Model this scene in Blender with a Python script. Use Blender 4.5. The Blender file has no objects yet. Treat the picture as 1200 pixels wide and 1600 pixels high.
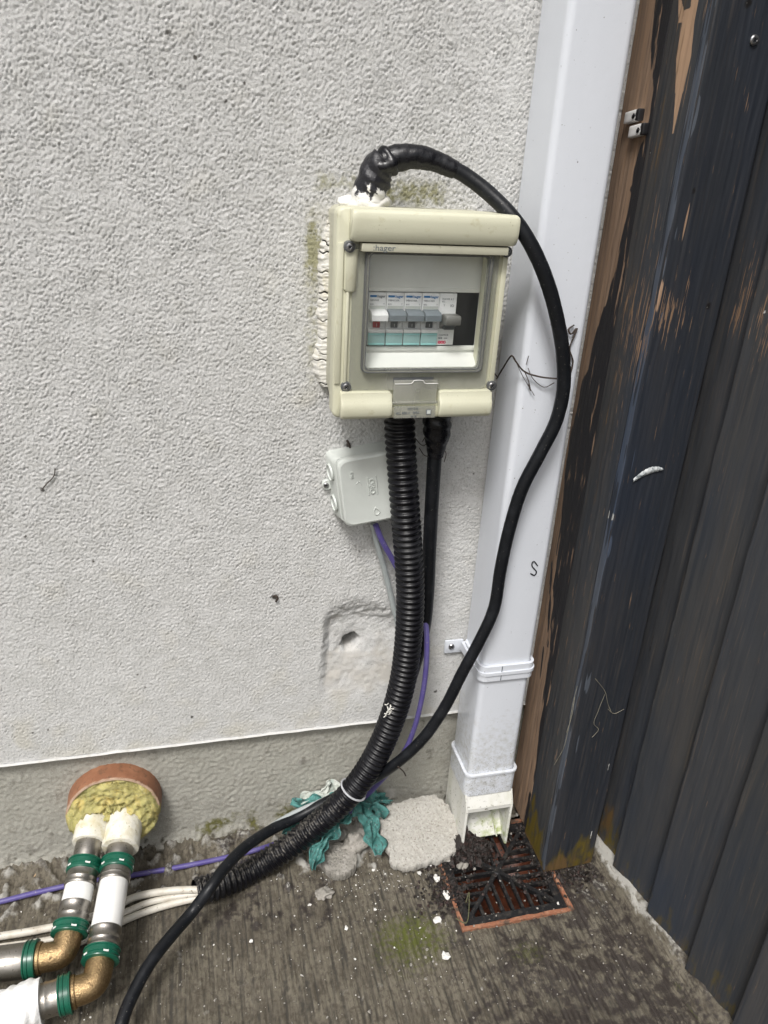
import bpy, bmesh, math, random
import numpy as np
from mathutils import Vector, Matrix

# ------------------------------------------------------------------ camera, light, exposure
sc = bpy.context.scene
C = sc.collection
F = 1215.0
def _n(v):
    v = np.array(v, float); return v/np.linalg.norm(v)
_down = _n([-158, 2620, F])
_xr = np.array([5000, -285, F]); _xr = _n(_xr-_down*np.dot(_xr, _down))
_up = -_down
_yin = np.cross(_xr, _up)
if _yin[2] < 0: _yin = -_yin
R = np.array([_xr, _yin, _up]).T
CAM = np.array([0, -.8, .878])
cam_d = bpy.data.cameras.new('camera'); cam = bpy.data.objects.new('camera', cam_d); C.objects.link(cam)
cam_d.sensor_fit = 'HORIZONTAL'; cam_d.sensor_width = 36; cam_d.lens = 36*F/1200
cam_d.clip_start = .02; cam_d.clip_end = 200
m3 = Matrix((R[0], -R[1], -R[2])).transposed()
cam.matrix_world = Matrix.Translation(CAM) @ m3.to_4x4()
sc.camera = cam
sc.render.resolution_x = 768; sc.render.resolution_y = 1024
sc.view_settings.view_transform = 'Standard'; sc.view_settings.look = 'None'
sc.view_settings.exposure = 0.5; sc.view_settings.gamma = 1

SUN_EL, SUN_AZ = math.radians(56), math.radians(-32)   # azimuth measured from -y towards -x
w = bpy.data.worlds.new('World'); sc.world = w; w.use_nodes = True
nt = w.node_tree; nt.nodes.clear()
sky = nt.nodes.new('ShaderNodeTexSky'); sky.sky_type = 'NISHITA'; sky.sun_disc = False
sky.sun_elevation = SUN_EL; sky.sun_rotation = math.radians(180+32); sky.air_density = 1.4; sky.dust_density = 5; sky.ozone_density = .6
hs = nt.nodes.new('ShaderNodeHueSaturation'); hs.inputs['Saturation'].default_value = .46
bg = nt.nodes.new('ShaderNodeBackground'); bg.inputs['Strength'].default_value = .105
wo = nt.nodes.new('ShaderNodeOutputWorld')
nt.links.new(sky.outputs[0], hs.inputs['Color']); nt.links.new(hs.outputs[0], bg.inputs[0]); nt.links.new(bg.outputs[0], wo.inputs[0])
sl = bpy.data.lights.new('sun', 'SUN'); sl.energy = 1.8; sl.angle = math.radians(14); sl.color = (1, .985, .965)
so = bpy.data.objects.new('sun', sl); C.objects.link(so)
sdir = Vector((math.cos(SUN_EL)*math.sin(SUN_AZ), -math.cos(SUN_EL)*math.cos(SUN_AZ), math.sin(SUN_EL)))
so.rotation_euler = sdir.to_track_quat('Z', 'Y').to_euler()

# ------------------------------------------------------------------ helpers
rng = np.random.default_rng(7); random.seed(7)
def at(px, py, ax, val):
    """point of the plane axis=val seen at a photo pixel"""
    d = R.T@np.array([px-600, py-800, F]); t = (val-CAM[ax])/d[ax]; return CAM+t*d
def W(px, py, y): return at(px, py, 1, y)
def G(px, py, z=0): return at(px, py, 2, z)
def proj(p):
    c = R@(np.array(p, float)-CAM); return np.array([600+F*c[0]/c[2], 800+F*c[1]/c[2]])

def fft_noise(ny, nx, dy, dx, wl, bw=.5, an=(1, 1), seed=0):
    """band-passed gaussian noise, unit variance; wl in metres"""
    r = np.random.default_rng(seed)
    g = np.fft.rfft2(r.standard_normal((ny, nx)))
    fy = np.fft.fftfreq(ny, dy)[:, None]*an[1]; fx = np.fft.rfftfreq(nx, dx)[None]*an[0]
    k = np.hypot(fx, fy)*wl+1e-9
    g *= np.exp(-(np.log(k))**2/(2*bw*bw))/k
    o = np.fft.irfft2(g, (ny, nx)); return (o-o.mean())/o.std()
def sstep(a, b, x):
    t = np.clip((x-a)/(b-a), 0, 1); return t*t*(3-2*t)

MATS = {}
def mat(name, col, rough=.6, metal=0, layers=(), bump=(), spec=.5, coat=0, sss=0):
    """layers: (kind, params, colour[, rough]) ; kind 'n' = (scale, lo, hi, stretch) ; 'a' = (attr, noise_scale, noise_amt, lo, hi, stretch)
       bump: (scale, distance, stretch)"""
    if name in MATS: return MATS[name]
    m = bpy.data.materials.new(name); m.use_nodes = True; t = m.node_tree; N = t.nodes; L = t.links
    b = N['Principled BSDF']; tc = N.new('ShaderNodeTexCoord')
    b.inputs['Metallic'].default_value = metal; b.inputs['Specular IOR Level'].default_value = spec
    b.inputs['Coat Weight'].default_value = coat
    def noise(scale, st=(1, 1, 1), det=4, off=0):
        mp = N.new('ShaderNodeMapping'); mp.inputs['Scale'].default_value = st; mp.inputs['Location'].default_value = (off, off*.7, off*1.3)
        L.new(tc.outputs['Object'], mp.inputs[0])
        n = N.new('ShaderNodeTexNoise'); n.inputs['Scale'].default_value = scale; n.inputs['Detail'].default_value = det; n.inputs['Roughness'].default_value = .6
        L.new(mp.outputs[0], n.inputs['Vector']); return n.outputs[0]
    def mr(sock, lo, hi, o0=0, o1=1):
        r = N.new('ShaderNodeMapRange'); r.inputs['From Min'].default_value = lo; r.inputs['From Max'].default_value = hi
        r.inputs['To Min'].default_value = o0; r.inputs['To Max'].default_value = o1; L.new(sock, r.inputs['Value']); return r.outputs[0]
    rgb = N.new('ShaderNodeRGB'); rgb.outputs[0].default_value = (*col, 1); cur = rgb.outputs[0]
    rv = N.new('ShaderNodeValue'); rv.outputs[0].default_value = rough; rcur = rv.outputs[0]
    for i, l in enumerate(layers):
        k, p, c = l[:3]
        if k == 'n':
            st = p[3] if len(p) > 3 else (1, 1, 1)
            f = mr(noise(p[0], st, off=i*3.1), p[1], p[2])
        else:
            a = N.new('ShaderNodeAttribute'); a.attribute_name = p[0]
            st = p[5] if len(p) > 5 else (1, 1, 1)
            nz = mr(noise(p[1], st, det=6, off=i*3.1), 0, 1, -p[2], p[2])
            ad = N.new('ShaderNodeMath'); ad.operation = 'ADD'; L.new(a.outputs['Fac'], ad.inputs[0]); L.new(nz, ad.inputs[1])
            if k == 'm':
                gn = N.new('ShaderNodeMath'); gn.operation = 'MULTIPLY_ADD'; L.new(nz, gn.inputs[0]); gn.inputs[1].default_value = 2.4; gn.inputs[2].default_value = 1
                L.new(gn.outputs[0], ad.inputs[1]); ad.operation = 'MULTIPLY'
            f = mr(ad.outputs[0], p[3], p[4])
        if len(l) > 4:
            mu = N.new('ShaderNodeMath'); mu.operation = 'MULTIPLY'; L.new(f, mu.inputs[0]); mu.inputs[1].default_value = l[4]; f = mu.outputs[0]
        mx = N.new('ShaderNodeMix'); mx.data_type = 'RGBA'; L.new(f, mx.inputs[0]); L.new(cur, mx.inputs[6]); mx.inputs[7].default_value = (*c, 1); cur = mx.outputs[2]
        if len(l) > 3 and l[3] is not None:
            mf = N.new('ShaderNodeMix'); L.new(f, mf.inputs[0]); L.new(rcur, mf.inputs[2]); mf.inputs[3].default_value = l[3]; rcur = mf.outputs[0]
    L.new(cur, b.inputs['Base Color']); L.new(rcur, b.inputs['Roughness'])
    nrm = None
    for i, p in enumerate(bump):
        bn = N.new('ShaderNodeBump'); bn.inputs['Distance'].default_value = p[1]; bn.inputs['Strength'].default_value = 1
        L.new(noise(p[0], p[2] if len(p) > 2 else (1, 1, 1), det=5, off=9+i), bn.inputs['Height'])
        if nrm: L.new(nrm, bn.inputs['Normal'])
        nrm = bn.outputs[0]
    if nrm: L.new(nrm, b.inputs['Normal'])
    MATS[name] = m; return m
def clear_mat(name, tint, milk, milkcol, rough=.05):
    m = bpy.data.materials.new(name); m.use_nodes = True; t = m.node_tree; N = t.nodes; L = t.links; N.clear()
    o = N.new('ShaderNodeOutputMaterial'); tr = N.new('ShaderNodeBsdfTransparent'); tr.inputs[0].default_value = (*tint, 1)
    df = N.new('ShaderNodeBsdfPrincipled'); df.inputs['Base Color'].default_value = (*milkcol, 1); df.inputs['Roughness'].default_value = .35
    tc = N.new('ShaderNodeTexCoord'); nz = N.new('ShaderNodeTexNoise'); nz.inputs['Scale'].default_value = 30; nz.inputs['Detail'].default_value = 6
    mp = N.new('ShaderNodeMapping'); mp.inputs['Scale'].default_value = (1, 1, .25); L.new(tc.outputs['Object'], mp.inputs[0]); L.new(mp.outputs[0], nz.inputs['Vector'])
    r = N.new('ShaderNodeMapRange'); r.inputs['From Min'].default_value = .3; r.inputs['From Max'].default_value = .7
    r.inputs['To Min'].default_value = milk*.6; r.inputs['To Max'].default_value = min(1, milk*1.4); L.new(nz.outputs[0], r.inputs[0])
    mx = N.new('ShaderNodeMixShader'); L.new(r.outputs[0], mx.inputs[0]); L.new(tr.outputs[0], mx.inputs[1]); L.new(df.outputs[0], mx.inputs[2])
    gl = N.new('ShaderNodeBsdfGlossy'); gl.inputs['Roughness'].default_value = rough
    lw_ = N.new('ShaderNodeLayerWeight'); lw_.inputs[0].default_value = .5; pw = N.new('ShaderNodeMath'); pw.operation = 'POWER'; L.new(lw_.outputs['Facing'], pw.inputs[0]); pw.inputs[1].default_value = 4
    fr = N.new('ShaderNodeMapRange'); L.new(pw.outputs[0], fr.inputs[0]); fr.inputs['To Min'].default_value = .03; fr.inputs['To Max'].default_value = .6
    m2 = N.new('ShaderNodeMixShader'); L.new(fr.outputs[0], m2.inputs[0]); L.new(mx.outputs[0], m2.inputs[1]); L.new(gl.outputs[0], m2.inputs[2])
    L.new(m2.outputs[0], o.inputs[0]); MATS[name] = m; return m

def link(name, me, m, parent=None, smooth=True, sharp=35):
    if m: me.materials.append(m)
    if smooth:
        me.shade_smooth()
        if sharp: me.set_sharp_from_angle(angle=math.radians(sharp))
    o = bpy.data.objects.new(name, me); C.objects.link(o)
    if parent:
        o.parent = parent; o.matrix_parent_inverse = parent.matrix_world.inverted() if False else Matrix.Translation(-parent.location)
    return o
def obj(name, bm, m, parent=None, smooth=True, sharp=35):
    bmesh.ops.recalc_face_normals(bm, faces=bm.faces)
    me = bpy.data.meshes.new(name); bm.to_mesh(me); bm.free()
    return link(name, me, m, parent, smooth, sharp)
def tag(o, label, cat, group=None):
    o['label'] = label; o['category'] = cat
    if group: o['group'] = group
    return o
def thing(name, loc, label, cat, group=None):
    o = bpy.data.objects.new(name, None); C.objects.link(o); o.location = loc; o.empty_display_size = .02
    return tag(o, label, cat, group)
def rbox(bm, x0, x1, y0, y1, z0, z1, bev=0, seg=2):
    t = bmesh.new()
    vs = [t.verts.new(p) for p in ((x0,y0,z0),(x1,y0,z0),(x1,y1,z0),(x0,y1,z0),(x0,y0,z1),(x1,y0,z1),(x1,y1,z1),(x0,y1,z1))]
    for f in ((0,1,2,3),(4,5,6,7),(0,1,5,4),(1,2,6,5),(2,3,7,6),(3,0,4,7)): t.faces.new([vs[i] for i in f])
    bmesh.ops.recalc_face_normals(t, faces=t.faces)
    if bev: bmesh.ops.bevel(t, geom=t.edges[:], offset=bev, segments=seg, affect='EDGES', profile=.5)
    me = bpy.data.meshes.new('t'); t.to_mesh(me); t.free(); bm.from_mesh(me); bpy.data.meshes.remove(me)
def box(name, x0, x1, y0, y1, z0, z1, m, parent=None, bev=0, seg=2):
    bm = bmesh.new(); rbox(bm, x0, x1, y0, y1, z0, z1, bev, seg); return obj(name, bm, m, parent)
def spline(pts, step):
    P = np.array(pts, float); n = len(P)
    if n == 2: P = np.array([P[0], (P[0]+P[1])/2, P[1]]); n = 3
    Q = np.vstack([2*P[0]-P[1], P, 2*P[-1]-P[-2]]); out = []
    for i in range(n-1):
        a, b, c, d = Q[i:i+4]
        for t in np.linspace(0, 1, 24, endpoint=False):
            out.append(.5*((2*b)+(c-a)*t+(2*a-5*b+4*c-d)*t*t+(3*b-a-3*c+d)*t**3))
    out.append(P[-1]); out = np.array(out)
    s = np.r_[0, np.cumsum(np.linalg.norm(np.diff(out, axis=0), axis=1))]
    k = max(2, int(s[-1]/step)+1); u = np.linspace(0, s[-1], k)
    return np.array([np.interp(u, s, out[:, j]) for j in range(3)]).T, u
def tube_mesh(pts, rad, seg=16, step=.004, caps=True, wob=None):
    """rad: float or fn(s, L) -> r ; wob: fn(s_index array, angle array) -> radius factor grid"""
    P, u = spline(pts, step); n = len(P)
    T = np.gradient(P, axis=0); T /= np.linalg.norm(T, axis=1)[:, None]
    ref = np.array([0, 0, 1.]) if abs(T[0][2]) < .9 else np.array([1., 0, 0])
    a = np.cross(T[0], ref); a /= np.linalg.norm(a); A = []
    for i in range(n):
        a = a-T[i]*np.dot(a, T[i]); a /= np.linalg.norm(a); A.append(a.copy())
    A = np.array(A); B = np.cross(T, A)
    th = np.linspace(0, 2*math.pi, seg, endpoint=False)
    r = np.array([rad(s, u[-1]) for s in u]) if callable(rad) else np.full(n, rad)
    rr = r[:, None]*np.ones(seg)[None]
    if wob is not None: rr = rr*wob(u[:, None], th[None])
    V = P[:, None]+rr[..., None]*(A[:, None]*np.cos(th)[None, :, None]+B[:, None]*np.sin(th)[None, :, None])
    V = V.reshape(-1, 3)
    i = np.arange(n-1)[:, None]; j = np.arange(seg)[None]; j2 = (j+1) % seg
    Fc = np.stack([i*seg+j, i*seg+j2, (i+1)*seg+j2, (i+1)*seg+j], -1).reshape(-1, 4).tolist()
    if caps: Fc += [list(range(seg))[::-1], list(range((n-1)*seg, n*seg))]
    me = bpy.data.meshes.new('tube'); me.from_pydata(V.tolist(), [], Fc); me.update(); return me
def tube(name, pts, rad, m, parent=None, **k):
    return link(name, tube_mesh(pts, rad, **k), m, parent, True, 50)
def grid_mesh(V, attrs=None, mask=None, flip=False):
    """V (ny,nx,3)"""
    ny, nx = V.shape[:2]; i = np.arange(ny-1)[:, None]; j = np.arange(nx-1)[None]
    q = np.stack([i*nx+j, i*nx+j+1, (i+1)*nx+j+1, (i+1)*nx+j], -1).reshape(-1, 4)
    if mask is not None: q = q[mask.reshape(-1)]
    if flip: q = q[:, ::-1]
    me = bpy.data.meshes.new('grid'); nv = ny*nx; nf = len(q)
    me.vertices.add(nv); me.vertices.foreach_set('co', V.reshape(-1).astype(np.float32))
    me.loops.add(nf*4); me.loops.foreach_set('vertex_index', q.reshape(-1).astype(np.int32))
    me.polygons.add(nf); me.polygons.foreach_set('loop_start', (np.arange(nf)*4).astype(np.int32))
    me.update(calc_edges=True); me.validate()
    for k, a in (attrs or {}).items():
        at_ = me.attributes.new(k, 'FLOAT', 'POINT'); at_.data.foreach_set('value', a.reshape(-1).astype(np.float32))
    return me
def text(name, s, size, pos, m, parent=None, rot=(math.pi/2, 0, 0), ext=.00012, align='LEFT', sx=1, bold=0):
    cu = bpy.data.curves.new('t', 'FONT'); cu.body = s; cu.size = size; cu.extrude = ext; cu.align_x = align; cu.offset = bold; cu.resolution_u = 3
    o = bpy.data.objects.new('t', cu); C.objects.link(o)
    me = bpy.data.meshes.new_from_object(o.evaluated_get(bpy.context.evaluated_depsgraph_get())); bpy.data.objects.remove(o)
    from mathutils import Euler
    M = Matrix.Translation(pos)@Euler(rot).to_matrix().to_4x4()@Matrix.Diagonal((sx, 1, 1, 1)); me.transform(M)
    return link(name, me, m, parent, False)
def loft(rings, caps=(True, True)):
    bm = bmesh.new(); vr = [[bm.verts.new(p) for p in r] for r in rings]; n = len(rings[0])
    for a, b in zip(vr, vr[1:]):
        for i in range(n): bm.faces.new((a[i], a[(i+1) % n], b[(i+1) % n], b[i]))
    if caps[0]: bm.faces.new(vr[0])
    if caps[1]: bm.faces.new(vr[-1])
    return bm
def rrect(x0, x1, z0, z1, r, y, k=5):
    o = []
    for cx, cz, a0 in ((x1-r, z1-r, 0), (x0+r, z1-r, 90), (x0+r, z0+r, 180), (x1-r, z0+r, 270)):
        for i in range(k):
            a = math.radians(a0+90*i/(k-1)); o.append((cx+r*math.cos(a), y, cz+r*math.sin(a)))
    return o
def frame_ring(outer, inner, y0, y1):
    """closed ring: outer/inner = (x0,x1,z0,z1,r); y0 back, y1 front"""
    a = rrect(*outer, y0); b = rrect(*outer, y1); c = rrect(*inner, y1); d = rrect(*inner, y0)
    bm = loft([a, b, c, d, a], (False, False)); bmesh.ops.remove_doubles(bm, verts=bm.verts, dist=1e-6); return bm
def extrude_x(prof, x0, x1, endr=.002):
    """prof list of (y,z); rounded ends by scaling toward centroid"""
    cy = sum(p[0] for p in prof)/len(prof); cz = sum(p[1] for p in prof)/len(prof)
    rings = []
    for x, s in ((x0, .86), (x0+endr*.3, .95), (x0+endr, 1), (x1-endr, 1), (x1-endr*.3, .95), (x1, .86)):
        rings.append([(x, cy+(p[0]-cy)*s, cz+(p[1]-cz)*s) for p in prof])
    return loft(rings)

# ------------------------------------------------------------------ materials
M_wall = mat('render_coat', (.61, .61, .60), .9, layers=[
    ('n', (7, .35, .7), (.65, .65, .64)), ('n', (40, .4, .65), (.56, .56, .545)),
    ('n', (420, .5, .72), (.66, .66, .65)), ('n', (620, .56, .68), (.30, .30, .285), None, .8), ('n', (230, .62, .72), (.34, .335, .32), None, .7),
    ('m', ('warm', 9, .35, .25, 1.2), (.56, .54, .47), None, .6),
    ('m', ('dirt_dark', 180, .7, .35, .9), (.10, .095, .085)),
    ('m', ('algae', 160, .8, .3, 1.0), (.27, .26, .13), None, .85),
    ('m', ('mortar', 60, .3, .3, .8), (.53, .51, .47))], bump=[(900, .0007), (2600, .0003)])
M_plinth = mat('plinth_coat', (.345, .338, .295), .92, layers=[
    ('n', (9, .35, .7), (.38, .372, .33)), ('n', (60, .5, .75), (.29, .28, .24)), ('n', (500, .5, .7), (.44, .43, .385)), ('n', (330, .6, .7), (.19, .18, .15), None, .8),
    ('m', ('dirt_dark', 120, .7, .3, .9), (.09, .08, .06)),
    ('m', ('algae', 160, .8, .3, 1.0), (.13, .125, .04)),
    ('m', ('mortar', 60, .4, .3, .7), (.55, .54, .50))], bump=[(700, .0008), (2200, .0003)])
M_conc = mat('brushed_concrete', (.118, .104, .076), .85, layers=[
    ('n', (5, .35, .65), (.155, .137, .104)), ('n', (420, .5, .75, (1, .10, 1)), (.19, .17, .135), None, .6), ('n', (240, .55, .7), (.20, .18, .145), None, .35),
    ('n', (380, .52, .64, (1, .12, 1)), (.045, .036, .024), None, .7), ('n', (150, .5, .64), (.050, .040, .029), None, .7), ('n', (45, .52, .66), (.055, .045, .032), None, .5), ('n', (14, .5, .68), (.06, .05, .036), None, .55),
    ('a', ('groove', 200, .35, .35, .9), (.045, .040, .032)),
    ('m', ('pale', 140, .6, .35, .9), (.36, .35, .32)),
    ('m', ('dirt_dark', 170, .9, .32, .78), (.028, .021, .018), .6, .9),
    ('m', ('algae', 200, .9, .35, 1.1), (.075, .085, .014), .9)], bump=[(900, .0008), (350, .0008, (1, .2, 1))])
M_bead = mat('white_bead', (.60, .60, .585), .5, layers=[('n', (60, .5, .75), (.45, .43, .38))], bump=[(300, .0004)])
M_pvc = mat('white_pvc', (.69, .72, .775), .32, layers=[
    ('n', (6, .4, .75, (1, 1, .3)), (.62, .65, .70)), ('n', (330, .70, .74), (.12, .11, .10)), ('n', (110, .73, .78), (.16, .15, .13)),
    ('m', ('dirt_dark', 140, .8, .3, 1.3), (.36, .35, .29)), ('m', ('dirt_dark', 620, .9, .66, .80), (.14, .13, .11), None, .7)], bump=[(120, .00025), (900, .0001)], coat=.1)
M_shoe = mat('grubby_white_plastic', (.68, .68, .64), .45, layers=[
    ('n', (35, .5, .8, (1, 1, .4)), (.50, .50, .40)), ('n', (200, .6, .7), (.15, .14, .10)), ('m', ('dirt_dark', 120, .7, .4, 1.0), (.30, .36, .10))], bump=[(200, .0004)])
M_cream = mat('cream_plastic', (.60, .595, .46), .42, layers=[
    ('n', (14, .45, .75), (.54, .53, .40)), ('n', (90, .62, .8), (.45, .42, .27)), ('n', (420, .68, .75), (.30, .28, .18))], bump=[(60, .0003), (700, .00012)])
M_cream2 = mat('grey_cream_plastic', (.52, .51, .40), .5, layers=[
    ('n', (20, .4, .7, (1, 1, .3)), (.45, .44, .35)), ('n', (150, .6, .75), (.28, .26, .18))], bump=[(80, .0003)])
M_inner = mat('inner_grey_plastic', (.80, .81, .78), .5, layers=[('n', (40, .5, .8), (.72, .73, .70))])
M_white = mat('white_module_plastic', (.84, .85, .86), .4, layers=[('n', (200, .5, .8), (.72, .73, .74))])
M_grey = mat('grey_toggle_plastic', (.18, .21, .235), .45)
M_dgrey = mat('dark_grey_plastic', (.075, .085, .095), .45)
M_hand = mat('handle_grey_plastic', (.16, .16, .15), .4)
M_red = mat('red_flag_plastic', (.42, .02, .03), .4)
M_blue = mat('blue_print', (.01, .16, .42), .5)
M_ink = mat('grey_print', (.12, .14, .16), .6)
M_pinkred = mat('red_print', (.62, .03, .10), .5)
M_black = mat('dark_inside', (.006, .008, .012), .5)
M_gasket = mat('grey_gasket', (.10, .105, .11), .5)
M_teal = mat('teal_terminal_cover', (.33, .52, .52), .18, coat=.3)
M_tealedge = mat('teal_edge', (.30, .60, .60), .25)
M_steel = mat('screw_metal', (.42, .42, .43), .35, metal=1, layers=[('n', (400, .5, .7), (.10, .09, .08))])
M_rubber = mat('black_cable_sheath', (.007, .008, .010), .38, spec=.28, layers=[('n', (60, .5, .85), (.018, .02, .024), .5), ('n', (500, .66, .72), (.16, .15, .14), .8)], bump=[(250, .0002)])
M_cond = mat('black_conduit_plastic', (.005, .005, .007), .30, spec=.3, layers=[('n', (35, .5, .8), (.022, .023, .026), .5), ('a', ('dust', 260, .7, .45, .95), (.22, .205, .18), .85), ('n', (650, .68, .72), (.2, .19, .18), .8)], bump=[(300, .0002)])
M_tape = mat('black_pvc_tape', (.006, .006, .008), .26, spec=.35, layers=[('n', (90, .5, .8), (.02, .021, .024), .45)], bump=[(60, .0006, (1, 1, 1)), (260, .0002)])
M_foam = mat('white_filler', (.74, .73, .68), .7, layers=[('n', (90, .55, .75), (.55, .50, .38)), ('n', (200, .68, .72), (.15, .14, .10))], bump=[(150, .001), (500, .0004)])
M_foamtape = mat('tape_with_filler', (.012, .012, .016), .35, layers=[('a', ('foam', 130, 1.1, .38, .52), (.74, .73, .70), .7)], bump=[(120, .002), (60, .002)])
M_jbox = mat('pale_grey_plastic', (.58, .61, .58), .42, layers=[('n', (30, .45, .75), (.53, .56, .53)), ('n', (600, .7, .75), (.25, .25, .22))], bump=[(900, .00008)])
M_purple = mat('purple_cable_sheath', (.095, .075, .26), .45, layers=[('n', (50, .45, .75), (.13, .115, .28)), ('n', (300, .62, .72), (.26, .24, .30))])
M_greyc = mat('grey_cable_sheath', (.34, .37, .37), .5, layers=[('n', (80, .5, .75), (.24, .26, .26))])
M_whitec = mat('off_white_cable_sheath', (.62, .59, .52), .45, layers=[('n', (60, .5, .75), (.48, .43, .35)), ('n', (250, .62, .7), (.30, .26, .2))])
M_tie = mat('cable_tie_nylon', (.42, .43, .45), .4)
M_duct = mat('terracotta_duct', (.24, .105, .055), .55, layers=[('n', (40, .45, .7), (.33, .155, .085)), ('n', (120, .55, .7), (.16, .08, .045)), ('a', ('rim', 200, .4, .6, .9), (.50, .36, .26))], bump=[(200, .0005)])
M_wool = mat('glass_wool', (.50, .45, .17), .95, layers=[('n', (28, .45, .72), (.30, .29, .10)), ('n', (60, .5, .7), (.58, .46, .15)), ('n', (500, .48, .7), (.52, .47, .24)), ('n', (160, .62, .72), (.14, .13, .05))], bump=[(300, .0014), (1200, .0008)])
M_lag = mat('white_lagging', (.70, .68, .60), .7, layers=[('n', (60, .45, .7), (.55, .50, .34)), ('n', (200, .6, .72), (.35, .31, .18))], bump=[(120, .0012), (500, .0004)])
M_press = mat('press_sleeve_metal', (.36, .34, .31), .36, metal=1, layers=[('n', (70, .45, .7), (.30, .28, .25)), ('n', (250, .6, .7), (.16, .15, .13), .7)], bump=[(150, .0003)])
M_greenr = mat('green_ring_plastic', (.006, .085, .050), .3, layers=[('n', (80, .5, .75), (.010, .11, .068))])
M_wpipe = mat('white_pipe_plastic', (.78, .78, .76), .3, layers=[('n', (40, .5, .8), (.70, .70, .67))])
M_brass = mat('dull_brass', (.34, .235, .125), .44, metal=1, layers=[('n', (80, .45, .7), (.30, .21, .11)), ('n', (400, .5, .7), (.50, .36, .19)), ('n', (150, .62, .75), (.10, .07, .04), .7)], bump=[(600, .0006), (100, .0003)])
M_wrap = mat('white_wrap_cloth', (.80, .80, .79), .6, bump=[(30, .006, (.6, 1, 1)), (90, .0015, (1, .4, 1))])
M_clayrim = mat('orange_clay_rim', (.27, .11, .060), .8, layers=[('n', (120, .45, .7), (.36, .19, .115)), ('n', (110, .50, .62), (.09, .06, .042))], bump=[(300, .001)])
M_clay = mat('wet_clay_pot', (.20, .070, .038), .35, layers=[('n', (50, .4, .7), (.13, .045, .028)), ('n', (160, .55, .7), (.05, .025, .018))], bump=[(100, .001)])
M_grate = mat('black_grate_iron', (.010, .010, .011), .5, layers=[('n', (120, .5, .7), (.045, .04, .035)), ('n', (500, .66, .72), (.3, .27, .23))], bump=[(300, .0006)])
M_litter = mat('rotten_leaf_litter', (.018, .014, .012), .55, layers=[('n', (160, .5, .7), (.055, .028, .024)), ('n', (500, .6, .7), (.005, .005, .006))], bump=[(200, .003)])
M_flake = mat('white_paint_flake', (.70, .69, .66), .8, layers=[('n', (300, .5, .7), (.50, .48, .43))], bump=[(300, .0006)])
M_slab = mat('broken_render', (.43, .415, .38), .92, layers=[('n', (30, .4, .65), (.42, .40, .36)), ('n', (260, .48, .68), (.52, .51, .47)), ('n', (350, .56, .68), (.24, .22, .19))], bump=[(500, .0016), (1500, .0005)])
M_lump = mat('grey_mortar', (.27, .255, .225), .92, layers=[('n', (60, .4, .65), (.35, .33, .30)), ('n', (300, .55, .7), (.14, .13, .11))], bump=[(300, .0016)])
M_rag = mat('teal_cloth', (.045, .165, .15), .8, layers=[('n', (50, .4, .65), (.10, .28, .26)), ('n', (150, .52, .66), (.05, .09, .085)), ('n', (300, .64, .7), (.4, .42, .38))], bump=[(90, .002), (600, .0006)])
M_rag2 = mat('pale_shredded_sacking', (.50, .52, .48), .8, layers=[('n', (80, .45, .65), (.35, .42, .38)), ('n', (200, .6, .7), (.2, .18, .14))], bump=[(90, .002)])
PAINT = [('n', (22, .42, .68, (1, 1, .05)), (.050, .049, .049)), ('n', (170, .48, .72, (1, 1, .025)), (.025, .028, .033)),
         ('n', (420, .56, .68, (1, 1, .03)), (.085, .070, .056), None, .55), ('n', (7, .45, .72, (1, 1, .3)), (.024, .031, .043))]
def wood(name, base=(.034, .037, .042), tint=(1, 1, 1)):
    return mat(name, base, .58, spec=.32, layers=[(q[0], q[1], tuple(a*b for a, b in zip(q[2], tint)), *q[3:]) for q in PAINT]+[
        ('a', ('bare', 90, .55, .45, .52, (1, 1, .08)), (.32, .21, .14), .75),
        ('a', ('bare', 330, 1.0, .6, 1.05, (1, 1, .03)), (.38, .25, .16)),
        ('a', ('scr', 620, 1.7, .70, .84, (1, 1, .045)), (.22, .14, .088)),
        ('m', ('dark', 200, .4, .4, .8), (.008, .007, .007)),
        ('m', ('moss', 120, .8, .35, .85, (1, 1, .35)), (.095, .070, .012)),
        ('m', ('brownrot', 120, .7, .35, .9, (1, 1, .3)), (.11, .068, .028)),
        ('m', ('fleck', 300, .4, .5, .7), (.45, .45, .43))], bump=[(130, .0005, (1, 1, .03)), (420, .0003, (1, 1, .05)), (1500, .00012)])
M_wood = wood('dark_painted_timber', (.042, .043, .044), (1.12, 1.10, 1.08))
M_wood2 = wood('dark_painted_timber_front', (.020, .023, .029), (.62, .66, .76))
M_raw = mat('bare_brown_timber', (.26, .18, .125), .75, layers=[
    ('n', (30, .45, .75, (1, 1, .05)), (.17, .115, .08)), ('n', (200, .46, .66, (1, 1, .04)), (.32, .21, .135)), ('n', (350, .58, .7, (1, 1, .04)), (.10, .06, .04)),
    ('a', ('bare', 60, .0, 1, 2), (.3, .2, .1)), ('m', ('dark', 150, .9, .4, .6, (1, 1, .12)), (.020, .020, .023), .5)], bump=[(150, .001, (1, 1, .04)), (500, .0005, (1, 1, .05))])
M_twig = mat('dry_root', (.045, .032, .025), .8)
M_web = mat('dusty_cobweb', (.28, .26, .20), .9)

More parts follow.
